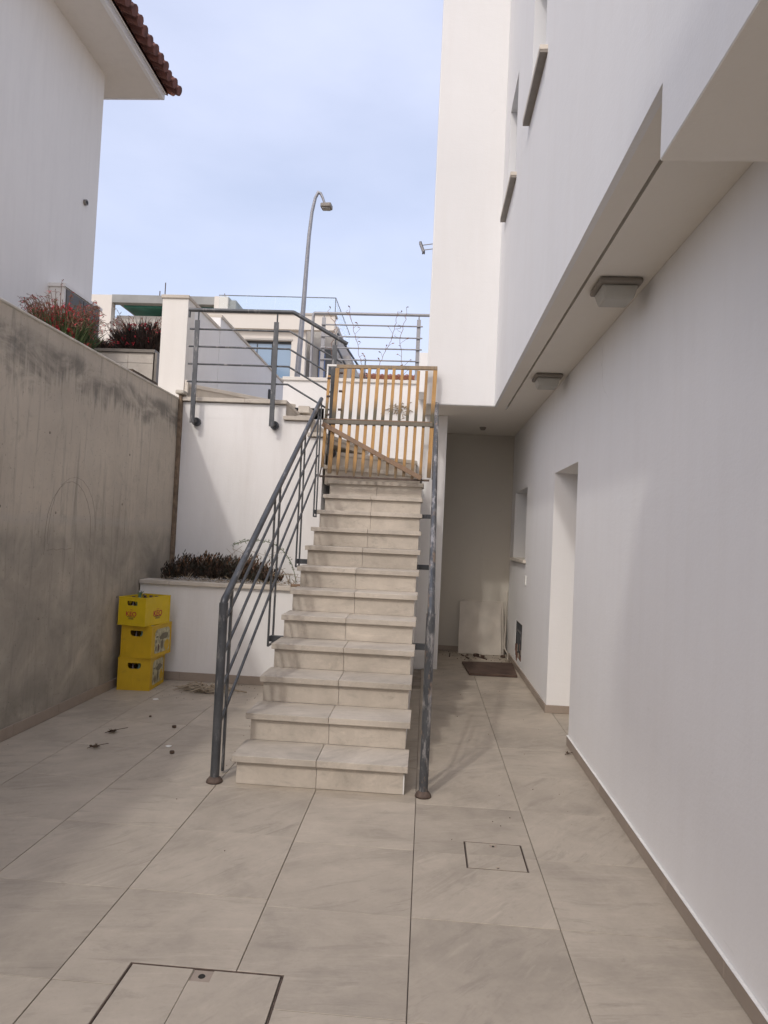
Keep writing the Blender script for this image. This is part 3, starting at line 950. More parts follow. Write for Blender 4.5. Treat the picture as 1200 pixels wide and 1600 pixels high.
# ground floor wall in the plane x = 1.15 : door opening, window opening, broken service recess
us = [-6.0, 5.42, 6.40, 8.12, 8.68, 9.20, 9.90]
vs = [-0.01, 0.14, 0.57, 1.33, 2.185, 2.99]
def kw(i, j):
    if i == 1 and j < 4: return False            # door
    if i in (3, 4) and j == 3: return False      # window
    if i == 3 and j == 1: return False           # service recess
    return True
MB().grid(us, vs, kw, lambda u, v, w: (w, u, v), 1.52, 1.15).build('ground_floor_wall', M['white'], rb, fixn=True)
dr = bx(1.44, 1.485, 5.44, 6.38, 0.002, 2.17).build('door', M['board'], rb, bevel=0.003)
MB().bar((1.40, 5.55, 1.0), (1.40, 5.68, 1.0), 0.02, 0.02).build('handle', M['steel'], dr)
wf = MB().grid([8.12, 8.18, 9.14, 9.20], [1.33, 1.39, 2.12, 2.185], lambda i, j: not (i == 1 and j == 1), lambda u, v, w: (w, u, v), 1.47, 1.41).build('window', M['white_metal'], rb, fixn=True)
bx(1.435, 1.445, 8.18, 9.14, 1.39, 2.12).build('pane', M['glass'], wf)
bx(1.115, 1.42, 8.03, 9.26, 1.292, 1.331).build('window_sill', M['cap'], rb, bevel=0.003)
# service recess
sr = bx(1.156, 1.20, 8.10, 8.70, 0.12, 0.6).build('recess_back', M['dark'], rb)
random.seed(5)
for k in range(16):
    y, z = random.uniform(8.15, 8.64), random.uniform(0.14, 0.30)
    s = random.uniform(0.02, 0.05)
    x = random.uniform(1.148, 1.156)
    MB().prism([(x, y - s), (x + s * 1.4, y - s * 0.6), (x + s * 1.3, y + s), (x - 0.002, y + s * 0.8)], z - s, z + s * 0.8).build('rubble_piece', M['brick_bits'] if k % 3 else M['rubble'], rb)
pv = MB()
for k in range(4):
    pv.tube([(1.158, 8.2 + 0.1 * k, 0.2), (1.156, 8.22 + 0.1 * k, 0.38), (1.158, 8.25 + 0.1 * k, 0.55)], 0.008, 8)
pv.tube([(1.158, 8.2, 0.46), (1.158, 8.5, 0.47)], 0.012, 8)
pv.build('pipework', M['steel'], rb)
bx(1.138, 1.15, 7.93, 8.01, 1.045, 1.155).build('wall_socket', M['white_metal'], rb, bevel=0.003)
# skirting along this wall
skirting(rb, (1.15, -0.35), (1.15, 5.42), 0.07, 0.014, normal=(-1, 0), first=0.56)
skirting(rb, (1.15, 6.40), (1.15, 9.2), 0.07, 0.014, normal=(-1, 0), first=0.5)
skirting(rb, (1.136, 6.40), (1.44, 6.40), 0.07, 0.012, normal=(0, -1), first=0.5)
skirting(rb, (0.19, 9.55), (1.13, 9.55), 0.07, 0.012, normal=(0, -1), first=0.6)
for y0_, y1_ in ((-0.35, 1.8), (1.803, 3.6), (3.603, 5.42)):
    MB().prism([(1.149, y0_), (1.149, y1_), (1.1335, y1_), (1.1335, y0_)], 0.0705, 0.0765).build('sealant_bead', M['white_metal'], rb, bevel=0.002)
# alcove back wall, left wall of the alcove
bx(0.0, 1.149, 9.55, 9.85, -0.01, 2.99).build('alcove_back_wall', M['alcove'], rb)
bx(-0.087, 0.186, 8.15, 9.549, -0.01, 2.989).build('stair_side_wall', M['white_old'], rb)
# ceiling of the passage with its drip groove
gx0, gx1 = 0.805, 0.822
cl = MB()
cl.grid([0.7005, gx0, gx1, 1.90], [2.141, 7.63, 7.65, 9.90], lambda i, j: not (i == 1 and j == 0), lambda u, v, w: (u, v, w), 2.992, 3.03)
cl.box(0.30, 0.700, 7.522, 9.9, 2.992, 3.03)
cl.box(-0.087, 0.30, 7.522, 9.9, 2.992, 3.03)
cl.build('passage_ceiling', M['ceiling'], rb)
bx(0.905, 1.9, 2.141, 9.9, 3.03, 3.2).build('floor_slab', M['ceiling'], rb)
# upper floor: long facade plane x = 0.67 with two recessed windows
us = [-6.0, 4.70, 5.37, 6.33, 6.97, 7.50]
vs = [3.03, 4.93, 5.93, 9.6]
MB().grid(us, vs, lambda i, j: not (i in (1, 3) and j == 1), lambda u, v, w: (w, u, v), 0.90, 0.67).build('upper_facade', M['white_sun_dimmed'], rb, fixn=True)
bx(0.67, 0.70, 2.14, 7.50, 2.99, 3.03).build('facade_edge', M['white_sun_dimmed'], rb)
bx(0.67, 0.90, -6.0, 2.14, 2.746, 3.03).build('facade_drop', M['white_sun_dimmed'], rb)
for (a, b) in ((4.70, 5.37), (6.33, 6.97)):
    f = MB().grid([a, a + .05, b - .05, b], [4.93, 4.98, 5.88, 5.93], lambda i, j: not (i == 1 and j == 1), lambda u, v, w: (w, u, v), 0.89, 0.84).build('window', M['frame_dark'], rb, fixn=True)
    bx(0.86, 0.87, a + .05, b - .05, 4.98, 5.88).build('pane', M['glass'], f)
for (a, b) in ((4.58, 5.42), (6.20, 7.10)):
    s = bx(0.615, 0.86, a, b, 4.865, 4.90).build('window_sill', M['cap'], rb, bevel=0.003)
    bx(0.617, 0.67, a + 0.001, b - 0.001, 4.845, 4.862).build('drip_edge', M['lamp_base'], s)
bx(0.905, 2.5, -6, 7.5, 3.2, 9.6).build('upper_rooms', M['white'], rb)
bx(0.672, 2.5, -6.0, 2.139, 2.742, 3.05).build('near_slab', M['ceiling'], rb)
MB().prism([(-0.075, 7.502), (0.9, 7.502), (2.5, 7.502), (2.5, 11.0), (-0.075, 11.0)], 2.996, 9.6).build('front_block', M['white_sun_dimmed'], rb, bevel=0.012, seg=2)


def ceiling_lamp(x, y, label):
    t = thing('ceiling_lamp', label, 'lamp', (x, y, 2.99), 'frosted ceiling lamps under the overhang')
    MB().prism([(x - .115, y - .125), (x + .115, y - .125), (x + .115, y + .125), (x - .115, y + .125)], 2.958, 2.9905).build('base_plate', M['lamp_base'], t, bevel=0.012, seg=2)
    m = MB()
    a, b, h0, h1 = 0.098, 0.078, 2.958, 2.885
    v = [(x - a, y - a, h0), (x + a, y - a, h0), (x + a, y + a, h0), (x - a, y + a, h0), (x - b, y - b, h1), (x + b, y - b, h1), (x + b, y + b, h1), (x - b, y + b, h1)]
    m.add(v, [(3, 2, 1, 0), (4, 5, 6, 7)][::-1] + [(0, 1, 5, 4), (1, 2, 6, 5), (2, 3, 7, 6), (3, 0, 4, 7)])
    m.build('diffuser', M['frost'], t, bevel=0.012, fixn=True, seg=2)
ceiling_lamp(0.985, 3.84, 'square frosted ceiling lamp nearer the camera under the white overhang')
ceiling_lamp(0.985, 6.02, 'smaller looking frosted ceiling lamp farther along towards the alcove')
sens = MB().lathe([(0.001, -0.035), (0.03, -0.035), (0.045, 0)], (0.66, 8.9, 2.991), 16).build('ceiling_sensor', M['lamp_base'])
tag(sens, 'small round grey fitting on the alcove ceiling', 'sensor')

# outdoor floodlight / antenna on the far side
fl = thing('wall_floodlight', 'small grey floodlight on bracket arms at the left edge of the white house', 'floodlight', (-0.12, 8.0, 4.9))
MB().bar((-0.235, 8.0, 5.005), (-0.185, 8.0, 4.885), 0.08, 0.018).build('lamp_head', M['steel_light'], fl, bevel=0.004)
MB().bar((-0.220, 8.0, 5.01), (-0.172, 8.0, 4.893), 0.06, 0.008).build('cooling_plate', M['steel'], fl)
for z in (4.985, 4.925):
    MB().tube([(-0.20, 8.0, z - 0.01), (-0.078, 8.0, z + 0.008)], 0.006, 8).build('bracket_arm', M['steel_light'], fl)
for dx in (-0.195, -0.175):
    MB().tube([(dx, 8.0, 4.89), (dx, 8.0, 4.868)], 0.007, 8).build('cable_gland', M['frame_dark'], fl)

sun_blocker = MB().prism([(-.84, -5), (-.805, -2.1), (-.77, -1.2), (-.72, -.2), (-.60, .32), (-.415, .66), (-.07, 1.09), (0.0, 1.0), (0.0, -5)], 4.5, 4.52)  # unseen blocker added overhead, outlined to cast the right wall's soft shadow
tag(sun_blocker.build('added_sun_blocker', M['house']), 'added pale sun blocker overhead, out of view, shaped to shade the right wall', 'added sun blocker')

# ================================================================== STAIR RAILINGS
def stair_railing(x, side, mat, label, top_y):
    t = thing('stair_railing', label, 'railing', (x, 4.2, 0), 'steel railings up the stairs')
    sl = 0.5785
    y0 = 4.165
    post = MB().tube([(x, y0, 0.01), (x, y0, 1.085)], 0.0275, 16).build('newel_post', mat, t)
    MB().lathe([(0.0276, 0.035), (0.034, 0.03), (0.048, 0.012), (0.050, 0.001), (0.0, 0.001)], (x, y0, 0), 20).build('base_flange', M['rust'], post)
    zt = 1.085 + sl * (top_y - y0)
    path = [(x, y0, 1.06), (x, y0, 1.085), (x, y0 + 0.012, 1.105), (x, y0 + 0.05, 1.085 + sl * 0.05 + 0.012)]
    path += [(x, y0 + 0.4 * k, 1.10 + sl * 0.4 * k) for k in range(1, int((top_y - y0) / 0.4) + 1)]
    path += [(x, top_y, 1.10 + sl * (top_y - y0))]
    if side > 0:
        path += [(x, top_y + 0.03, 1.10 + sl * (top_y - y0) - 0.02), (x, top_y + 0.035, 1.10 + sl * (top_y - y0) - 0.09), (x, top_y + 0.035, zt - 0.8)]
    MB().tube(path, 0.0225, 14).build('handrail', mat, t)
    for k, z in enumerate((0.945, 0.735, 0.525, 0.315)):
        MB().tube([(x, y0 + 0.02, z + 0.012), (x, top_y - 0.08, z + sl * (top_y - y0 - 0.1))], 0.0105, 10).build('rail', mat, t)
    # slim paired uprights fixed to the stair flank
    xo = x
    MB().bar((xo, y0 + 0.165, 0.012), (xo, y0 + 0.165, 1.15), 0.014, 0.026, (0, 1, 0)).build('upright', M['steel'], t)
    MB().bar((xo, y0 + 0.02, 1.075), (xo, y0 + 0.165, 1.14), 0.014, 0.014).build('upright_link', M['steel'], t)
    for yc in (5.52, 6.53, 7.40):
        if yc > top_y: continue
        ztop = 1.07 + sl * (yc - y0)
        zb = ztop - 1.23
        for dy in (-0.085, 0.085):
            MB().bar((xo, yc + dy, zb), (xo, yc + dy, ztop + sl * dy), 0.013, 0.024, (0, 1, 0)).build('upright', M['steel'], t)
        MB().bar((xo, yc - 0.085, zb), (xo, yc + 0.085, zb), 0.014, 0.014).build('upright_link', M['steel'], t)
        inner = x - side * 0.135
        br = MB().bar((xo, yc - 0.02, zb + 0.05), (inner, yc - 0.02, zb + 0.05), 0.05, 0.045).build('wall_bracket', M['steel'], t)
        br2 = MB().box(min(inner, inner + side * .012), max(inner, inner + side * .012), yc - .06, yc + .03, zb + .01, zb + .09).build('bracket_plate', M['steel'], br)
    return t
stair_railing(-1.222, -1, M['steel'], 'grey steel stair railing on the left side of the steps', 7.46)
stair_railing(0.045, 1, M['steel_worn'], 'worn grey steel stair railing on the right side of the steps', 7.42)

# railing of the upper landing
lr = thing('landing_railing', 'grey steel railing of the upper landing fixed to the front of the white wall', 'railing', (-2, 7.54, 3))
yp = 7.535
sl = 0.56
MB().tube([(-2.79, yp, 3.985), (-2.77, yp, 3.985), (-1.60, yp, 3.985), (-1.585, yp, 3.98), (-0.975, yp, 3.645)], 0.0225, 14).build('handrail', M['steel'], lr)
MB().tube([(-2.78, yp, 3.985), (-2.78, yp, 3.90)], 0.013, 8).build('rail_end', M['steel'], lr)
for k, z in enumerate((3.765, 3.567, 3.369, 3.169)):
    xe = (-1.02, -1.12, -1.12, -1.14)[k]
    MB().tube([(-2.765, yp - 0.01, z), (-1.62, yp - 0.01, z), (xe, yp - 0.01, z - sl * (xe + 1.62))], 0.0105, 10).build('rail', M['steel'], lr)
for x, zb, zt in ((-2.675, 2.70, 3.86), (-1.775, 2.69, 3.86), (-1.108, 2.40, 3.62)):
    p = MB().bar((x, yp - 0.03, zb), (x, yp - 0.03, zt), 0.055, 0.012, (0, 1, 0)).build('post', M['steel'], lr, bevel=0.002)
    MB().tube([(x, yp, zt - 0.02), (x, yp, 3.975 if x < -1.5 else 3.72)], 0.009, 8).build('pin', M['steel'], p)
    MB().tube([(x + 0.01, yp - 0.024, zb + 0.03), (x + 0.01, 7.60, zb + 0.03)], 0.022, 12).build('spacer', M['steel'], p)
    MB().tube([(x + 0.01, 7.60, zb + 0.03), (x + 0.01, 7.645, zb + 0.03)], 0.048, 18).build('mounting_disc', M['steel'], p)

# railing on the rear parapet
rr = thing('parapet_railing', 'light grey steel railing on the parapet behind the gate', 'railing', (-1, 8.9, 3.54))
yq = 8.9
MB().tube([(-1.62, yq, 3.55), (-1.62, yq, 4.405), (-1.60, yq, 4.425), (-0.09, yq, 4.432)], 0.02, 12).build('handrail', M['steel_light'], rr)
for z in (4.27, 4.115, 3.965, 3.81):
    MB().tube([(-1.50, yq - 0.02, z), (-0.17, yq - 0.02, z + 0.006)], 0.010, 8).build('rail', M['steel_light'], rr)
for x in (-1.475, -0.225):
    MB().bar((x, yq, 3.54), (x, yq, 4.37), 0.05, 0.014, (0, 1, 0)).build('post', M['steel_light'], rr, bevel=0.002)
    MB().tube([(x, yq, 4.34), (x, yq, 4.42)], 0.008, 8).build('pin', M['steel_light'], rr)
MB().tube([(-1.66, yq, 3.55), (-1.66, yq + 1.6, 3.65)], 0.012, 8).build('rail', M['steel_light'], rr)

# dry vines tied to the parapet railing
def vine(pts, label, seed):
    random.seed(seed)
    mb = MB()
    fine = []
    for i in range(len(pts) - 1):
        a, b = Vector(pts[i]), Vector(pts[i + 1])
        for k in range(8):
            s = k / 8
            fine.append(a.lerp(b, s) + Vector((random.uniform(-.012, .012), random.uniform(-.02, .02), random.uniform(-.01, .01))))
    fine.append(Vector(pts[-1]))
    mb.tube(fine, 0.0030, 5)
    for p in fine[::2]:
        if random.random() < 0.8:
            q = p + Vector((random.uniform(-.08, .08), random.uniform(-.05, .05), random.uniform(.0, .09)))
            mb.tube([p, q], 0.0022, 4)
            leaf_quad(mb, q, (random.uniform(-1, 1), random.uniform(-1, 1), .3), 0.05, 0.02)
    o = mb.build('dry_vine', M['twig'])
    tag(o, label, 'vine', 'dry vines on the parapet railing')
YV = 8.86
vine([(-1.42, YV, 4.44), (-1.28, YV, 4.2), (-1.37, YV, 3.95), (-1.25, YV, 3.56)], 'dry bare vine at the left end of the parapet railing', 1)
vine([(-1.15, YV, 4.46), (-1.05, YV, 4.15), (-0.98, YV, 3.85), (-0.88, YV, 3.56)], 'single dry vine falling left of the middle of the parapet railing', 2)
vine([(-0.50, YV, 4.46), (-0.55, YV, 4.15), (-0.68, YV, 3.85), (-0.80, YV, 3.56)], 'dry vine slanting down to the left from the right half of the railing', 3)
vine([(-0.38, YV, 4.44), (-0.47, YV, 4.1), (-0.42, YV, 3.8), (-0.38, YV, 3.56)], 'dry vine nearest the white house on the parapet railing', 4)

# ================================================================== WOODEN GATE
gt = thing('slatted_gate', 'weathered ochre timber slat gate closing the top of the stairs', 'gate', (-0.58, 7.39, 2.14))
yg = 7.395
random.seed(21)
xL, xR = -1.155, 0.02
MB().bar((-1.06, yg, 3.355), (0.035, yg, 3.368), 0.035, 0.040).build('top_rail', M['slat_top'], gt, bevel=0.003)
nsl = 14
for k in range(nsl):
    if k == 0:
        xt, xb, z1, z0 = -1.135, -1.165, 3.25, 2.245
    else:
        s = (k - 1) / (nsl - 2)
        xt = -1.045 + s * (0.010 + 1.045)
        xb = -1.082 + s * (-0.012 + 1.082)
        z1 = 3.34 + random.uniform(-.012, .006)
        z0 = 2.17 + random.uniform(-.015, .02)
    w = random.uniform(0.030, 0.038)
    if k in (1, 13): w = 0.044
    a, b = Vector((xb + random.uniform(-.004, .004), yg - 0.018 + random.uniform(-.002, .002), z0)), Vector((xt + random.uniform(-.004, .004), yg - 0.018, z1))
    mb = MB()
    # tapered, irregular lower end
    tip = random.uniform(0.3, 0.8) if 1 < k < 10 else 1.0
    vs_ = []
    for q, ww in ((a, w * tip), (a + (b - a) * 0.06, w), (b, w)):
        for i, j in ((-1, -1), (1, -1), (1, 1), (-1, 1)):
            vs_.append(q + Vector((i * ww / 2, j * 0.009, 0)))
    fs_ = [(3, 2, 1, 0), (8, 9, 10, 11)]
    for r0 in (0, 4):
        for i in range(4):
            fs_.append((r0 + i, r0 + (i + 1) % 4, r0 + 4 + (i + 1) % 4, r0 + 4 + i))
    mb.add(vs_, fs_)
    mb.build('slat', M['slat'], gt, bevel=0.002)
MB().bar((-1.18, yg - 0.032, 2.742), (0.012, yg - 0.032, 2.748), 0.022, 0.042).build('middle_rail', M['slat_grey'], gt, bevel=0.003)
MB().bar((-1.18, yg - 0.034, 2.772), (0.005, yg - 0.034, 2.774), 0.014, 0.012).build('middle_batten', M['slat_brown'], gt, bevel=0.002)
MB().bar((-1.18, yg - 0.050, 2.715), (-0.085, yg - 0.050, 2.165), 0.018, 0.050).build('diagonal_brace', M['slat_brown'], gt, bevel=0.003)
MB().bar((-1.19, yg - 0.01, 2.150), (0.0, yg - 0.01, 2.150), 0.026, 0.020).build('bottom_rail', M['rust'], gt, bevel=0.002)
MB().bar((-1.19, yg - 0.01, 2.150), (-1.165, yg - 0.01, 2.30), 0.012, 0.012).build('bottom_bracket', M['rust'], gt)
lb = MB()
lb.box(-1.165, -1.06, yg - 0.015, yg + 0.01, 3.355, 3.375)
lb.box(-1.165, -1.15, yg - 0.015, yg + 0.01, 3.22, 3.354)
lb.build('corner_bracket', M['white_metal'], gt)
for z in (3.28, 3.08, 2.88):
    MB().tube([(-1.02, yg - 0.03, z), (-0.985, yg - 0.03, z)], 0.013, 8).build('hinge', M['rust'], gt)
    MB().tube([(-1.15, yg - 0.03, z - .06), (-1.115, yg - 0.03, z - .06)], 0.012, 8).build('hinge', M['rust'], gt)

dk = MB()
random.seed(31)
for k in range(70):
    p = Vector((-0.42 + random.gauss(0, 0.07), 8.785, 3.17 + random.gauss(0, 0.035)))
    leaf_quad(dk, p, (random.uniform(-1, 1), random.uniform(-.2, .05), random.uniform(-1, .5)), random.uniform(.03, .09), .014)
dk.tube([(-0.62, 8.79, 3.15), (-0.40, 8.78, 3.22), (-0.25, 8.79, 3.14)], 0.005, 5)
tag(dk.build('withered_twig', M['dry_leaf']), 'withered grey twig stuck on the white parapet behind the gate', 'twig')

# ================================================================== STREET LAMP
sl_ = thing('street_lamp', 'tall grey street lamp with curved arm above the landing', 'street lamp', (-3.2, 16, 3.9))
K = 16 / 14.0
def sp(x, z): return (x * K, 16.0, 1.545 + (z - 1.545) * K)
pth = [sp(-2.84, 3.5), sp(-2.835, 4.38), sp(-2.80, 5.3), sp(-2.765, 6.2), sp(-2.745, 7.0), sp(-2.722, 7.7), sp(-2.685, 8.2), sp(-2.63, 8.5), sp(-2.575, 8.62), sp(-2.52, 8.60), sp(-2.47, 8.50), sp(-2.425, 8.38)]
MB().tube(pth, [0.075, 0.07, 0.064, 0.056, 0.05, 0.045, 0.040, 0.037, 0.035, 0.033, 0.031, 0.03], 14).build('pole', M['steel_light'], sl_)
c = Vector(sp(-2.385, 8.33))
hd = MB()
hd.prism([(c.x - 0.14, c.y - 0.10), (c.x + 0.12, c.y - 0.13), (c.x + 0.14, c.y + 0.10), (c.x - 0.12, c.y + 0.12)], c.z - 0.06, c.z + 0.05)
h = hd.build('lamp_head', M['lamp_base'], sl_, bevel=0.03, seg=3)
bx(c.x - 0.09, c.x + 0.09, c.y - 0.08, c.y + 0.08, c.z - 0.075, c.z - 0.061).build('lens', M['frost'], h)

# ================================================================== FAR BUILDINGS
fbld = thing('modern_villa', 'cream modern villa with glass roof balustrade and wide window behind the lamp', 'house', (-7, 33, 7))
Y0 = 30.0
us = [-14.4, -8.45, -6.38, -6.0, -5.62, -4.5]
MB().grid([-10.5, -8.45, -6.38, -5.75], [6.5, 8.30, 9.98, 11.05], lambda i, j: not (i == 1 and j == 1), lambda u, v, w: (u, Y0 + w, v), 0.0, 0.3).build('front_wall', M['far_wall'], fbld, fixn=True)
w = bx(-8.45, -6.38, Y0 + 0.2, Y0 + 0.24, 8.30, 9.98).build('window', M['frame_dark'], fbld)
for a, b in ((-8.42, -7.98), (-7.93, -7.30), (-7.24, -6.42)):
    bx(a, b, Y0 + 0.17, Y0 + 0.195, 8.35, 9.85).build('pane', M['glass'], w)
bx(-8.5, -6.33, Y0 - 0.06, Y0 + 0.1, 8.22, 8.298).build('window_sill', M['far_grey'], fbld)
bx(-8.5, -6.33, Y0 - 0.04, Y0 - 0.002, 9.98, 10.06).build('shutter_box', M['far_grey'], fbld)
bx(-10.5, -4.45, Y0 - 0.25, Y0 - 0.002, 10.42, 11.08).build('roof_parapet', M['far_wall'], fbld)
bx(-10.6, -4.40, Y0 - 0.3, Y0 + 0.3, 11.08, 11.16).build('roof_edge', M['far_grey'], fbld)
bx(-5.75, -4.5, Y0 + 1.2, Y0 + 1.5, 6.5, 11.05).build('recessed_wall', M['far_grey'], fbld)
w = bx(-5.35, -4.72, Y0 + 1.12, Y0 + 1.19, 7.9, 9.95).build('balcony_door', M['frame_dark'], fbld)
bx(-5.30, -5.0, Y0 + 1.08, Y0 + 1.11, 7.95, 9.85).build('pane', M['glass_blue'], w)
bx(-10.5, -4.5, Y0 + 1.5, Y0 + 8.0, 6.5, 11.05).build('rear_block', M['far_grey'], fbld)
bx(-5.70, -4.4, Y0 - 0.2, Y0 + 1.1, 7.3, 8.2).build('balcony', M['far_wall'], fbld)
bx(-10.4, -7.8, Y0 + 0.6, Y0 + 3.0, 11.16, 11.35).build('roof_upstand', M['far_grey'], fbld)
x = -9.7
while x < -4.6:
    b = min(x + 1.27, -4.47)
    bx(x + 0.012, b - 0.012, Y0 - 0.22, Y0 - 0.20, 11.16, 11.86).build('glass_panel', M['clear'], fbld)
    x = b
for k in range(5):
    bx(-4.47, -4.45, Y0 - 0.2 + 1.1 * k, Y0 + 0.86 + 1.1 * k, 11.16, 11.86).build('glass_panel', M['clear'], fbld)
MB().bar((-9.7, Y0 - 0.21, 11.88), (-4.45, Y0 - 0.21, 11.88), 0.03, 0.03).build('glass_rail', M['steel'], fbld)
MB().bar((-4.46, Y0 - 0.21, 11.88), (-4.46, Y0 + 5.3, 11.88), 0.03, 0.03).build('glass_rail', M['steel'], fbld)
MB().bar((-4.46, Y0 - 0.21, 11.1), (-4.46, Y0 - 0.21, 11.88), 0.03, 0.03).build('glass_post', M['steel'], fbld)
# stepped side terraces to the right
bx(-4.5, -3.95, Y0 + 2, Y0 + 6, 6.5, 9.9).build('side_terrace', M['far_grey'], fbld)
bx(-3.95, -3.55, Y0 + 3.2, Y0 + 7, 6.5, 9.2).build('side_terrace', M['far_concrete'], fbld)
bx(-4.1, -3.3, Y0 + 3.0, Y0 + 3.1, 9.2, 10.0).build('glass_panel', M['clear'], fbld)
MB().bar((-4.45, Y0 + 0.8, 10.6), (-3.35, Y0 + 4, 9.3), 0.06, 0.08).build('stair_rail', M['steel'], fbld)
MB().bar((-4.42, Y0 + 0.8, 9.9), (-3.6, Y0 + 4, 8.4), 0.06, 0.08).build('stair_rail', M['steel'], fbld)
MB().tube([(-3.35, Y0 + 3, 8.2), (-3.35, Y0 + 3, 10.05)], 0.03, 6).build('terrace_post', M['steel'], fbld)

ub = thing('unfinished_building', 'unfinished concrete building with green underside behind the flowers', 'building', (-14, 34, 7))
bx(-15.2, -9.62, 31.0, 31.4, 11.85, 12.22).build('roof_slab', M['far_concrete'], ub)
bx(-15.2, -9.62, 31.4, 38, 12.0, 12.2).build('roof_deck', M['far_concrete'], ub)
bx(-14.8, -9.9, 31.42, 37.9, 11.78, 11.98).build('formwork', M['far_green'], ub)
bx(-16.4, -15.2, 31.0, 31.4, 7, 12.2).build('column', M['far_wall'], ub)
bx(-10.3, -9.65, 30.97, 31.43, 7, 12.24).build('column', M['far_wall'], ub)
bx(-9.64, -9.3, 31.05, 33.4, 7, 12.1).build('side_wall', M['far_concrete'], ub)
bx(-15.2, -10.3, 33.5, 33.8, 7, 11.6).build('rear_wall', M['far_grey'], ub)
bx(-15.2, -10.3, 31.6, 31.9, 7, 11.42).build('low_wall', M['far_grey'], ub)
MB().tube([(-12.75, 31.2, 12.22), (-12.75, 31.2, 12.9)], 0.025, 5).build('starter_bar', M['rust'], ub)
MB().tube([(-13.0, 31.2, 12.22), (-13.0, 31.2, 12.5)], 0.025, 5).build('starter_bar', M['rust'], ub)
MB().tube([(-9.9, 31.2, 12.22), (-9.9, 31.2, 12.45)], 0.02, 5).build('starter_bar', M['rust'], ub)
wv = thing('white_terrace_house', 'small white house glimpsed between the ivory house and the unfinished building', 'house', (-18, 36, 7))
bx(-20, -16.2, 35, 39, 7, 12.2).build('wall', M['far_wall'], wv)
bx(-20.1, -16.1, 34.9, 39, 12.2, 12.3).build('roof_edge', M['far_grey'], wv)
for a, b in ((-20, -18.6), (-18.55, -17.4), (-17.35, -16.3)):
    bx(a, b, 35.0, 35.02, 12.3, 13.3).build('glass_panel', M['clear'], wv)
MB().bar((-20, 35.01, 13.33), (-16.3, 35.01, 13.33), 0.04, 0.04).build('glass_rail', M['steel'], wv)

rh = thing('red_roofed_house', 'low house with red tiled roof seen through the top of the gate', 'house', (-2, 38, 8))
bx(-6.0, 2.6, 37.2, 43, 7, 9.95).build('wall', M['far_wall'], rh)
bx(-6.2, 2.8, 36.9, 37.19, 9.85, 10.0).build('gutter', M['far_grey'], rh)
rp = None
for k in range(37):
    if rp is None:
        rp = MB().tube([(0, 36.85, 10.05), (0, 39.3, 10.72)], [0.13, 0.12], 8).build('roof_tile_row', M['terracotta_lit'], rh)
        b0 = Vector(rp.location); b0.x = 0
        o = rp
    else:
        o = rp.copy(); col.objects.link(o)
    o.location = b0 + Vector((-6.1 + 0.24 * k - wloc(rh).x, 0, random.uniform(-.015, .015)))
MB().add([(-6.2, 36.9, 10.0), (2.8, 36.9, 10.0), (2.8, 39.3, 10.66), (-6.2, 39.3, 10.66)], [(0, 1, 2, 3)]).build('roof', M['terracotta'], rh)

# ================================================================== CRATES
def text_mesh(body, size, depth):
    cu = bpy.data.curves.new('lettering', 'FONT')
    cu.body = body; cu.size = size; cu.extrude = depth; cu.align_x = 'CENTER'; cu.align_y = 'CENTER'
    cu.offset = size * 0.02
    ob = bpy.data.objects.new('lettering', cu)
    col.objects.link(ob)
    bpy.context.view_layer.update()
    me = bpy.data.meshes.new_from_object(ob.evaluated_get(bpy.context.evaluated_depsgraph_get()))
    bpy.data.objects.remove(ob)
    return me

def plate(outline, holes, th):
    """2D plate with holes -> (verts, faces) in local xy, thickness along z"""
    cu = bpy.data.curves.new('plate', 'CURVE')
    cu.dimensions = '2D'; cu.fill_mode = 'BOTH'; cu.extrude = th / 2
    for poly in [outline] + holes:
        s = cu.splines.new('POLY')
        s.points.add(len(poly) - 1)
        for p, q in zip(s.points, poly):
            p.co = (q[0], q[1], 0, 1)
        s.use_cyclic_u = True
    ob = bpy.data.objects.new('plate', cu)
    col.objects.link(ob)
    bpy.context.view_layer.update()
    me = bpy.data.meshes.new_from_object(ob.evaluated_get(bpy.context.evaluated_depsgraph_get()))
    v = [Vector(p.co) for p in me.vertices]
    f = [tuple(p.vertices) for p in me.polygons]
    bpy.data.objects.remove(ob)
    bpy.data.meshes.remove(me)
    return v, f

def rounded(x0, x1, z0, z1, r, n=5, rt=None):
    pts = []
    for cx, cz, a0, rad in ((x1 - r, z0 + r, -90, r), (x1 - (rt or r), z1 - (rt or r), 0, rt or r), (x0 + (rt or r), z1 - (rt or r), 90, rt or r), (x0 + r, z0 + r, 180, r)):
        for k in range(n + 1):
            a = R(a0 + 90 * k / n)
            pts.append((cx + rad * math.cos(a), cz + rad * math.sin(a)))
    return pts

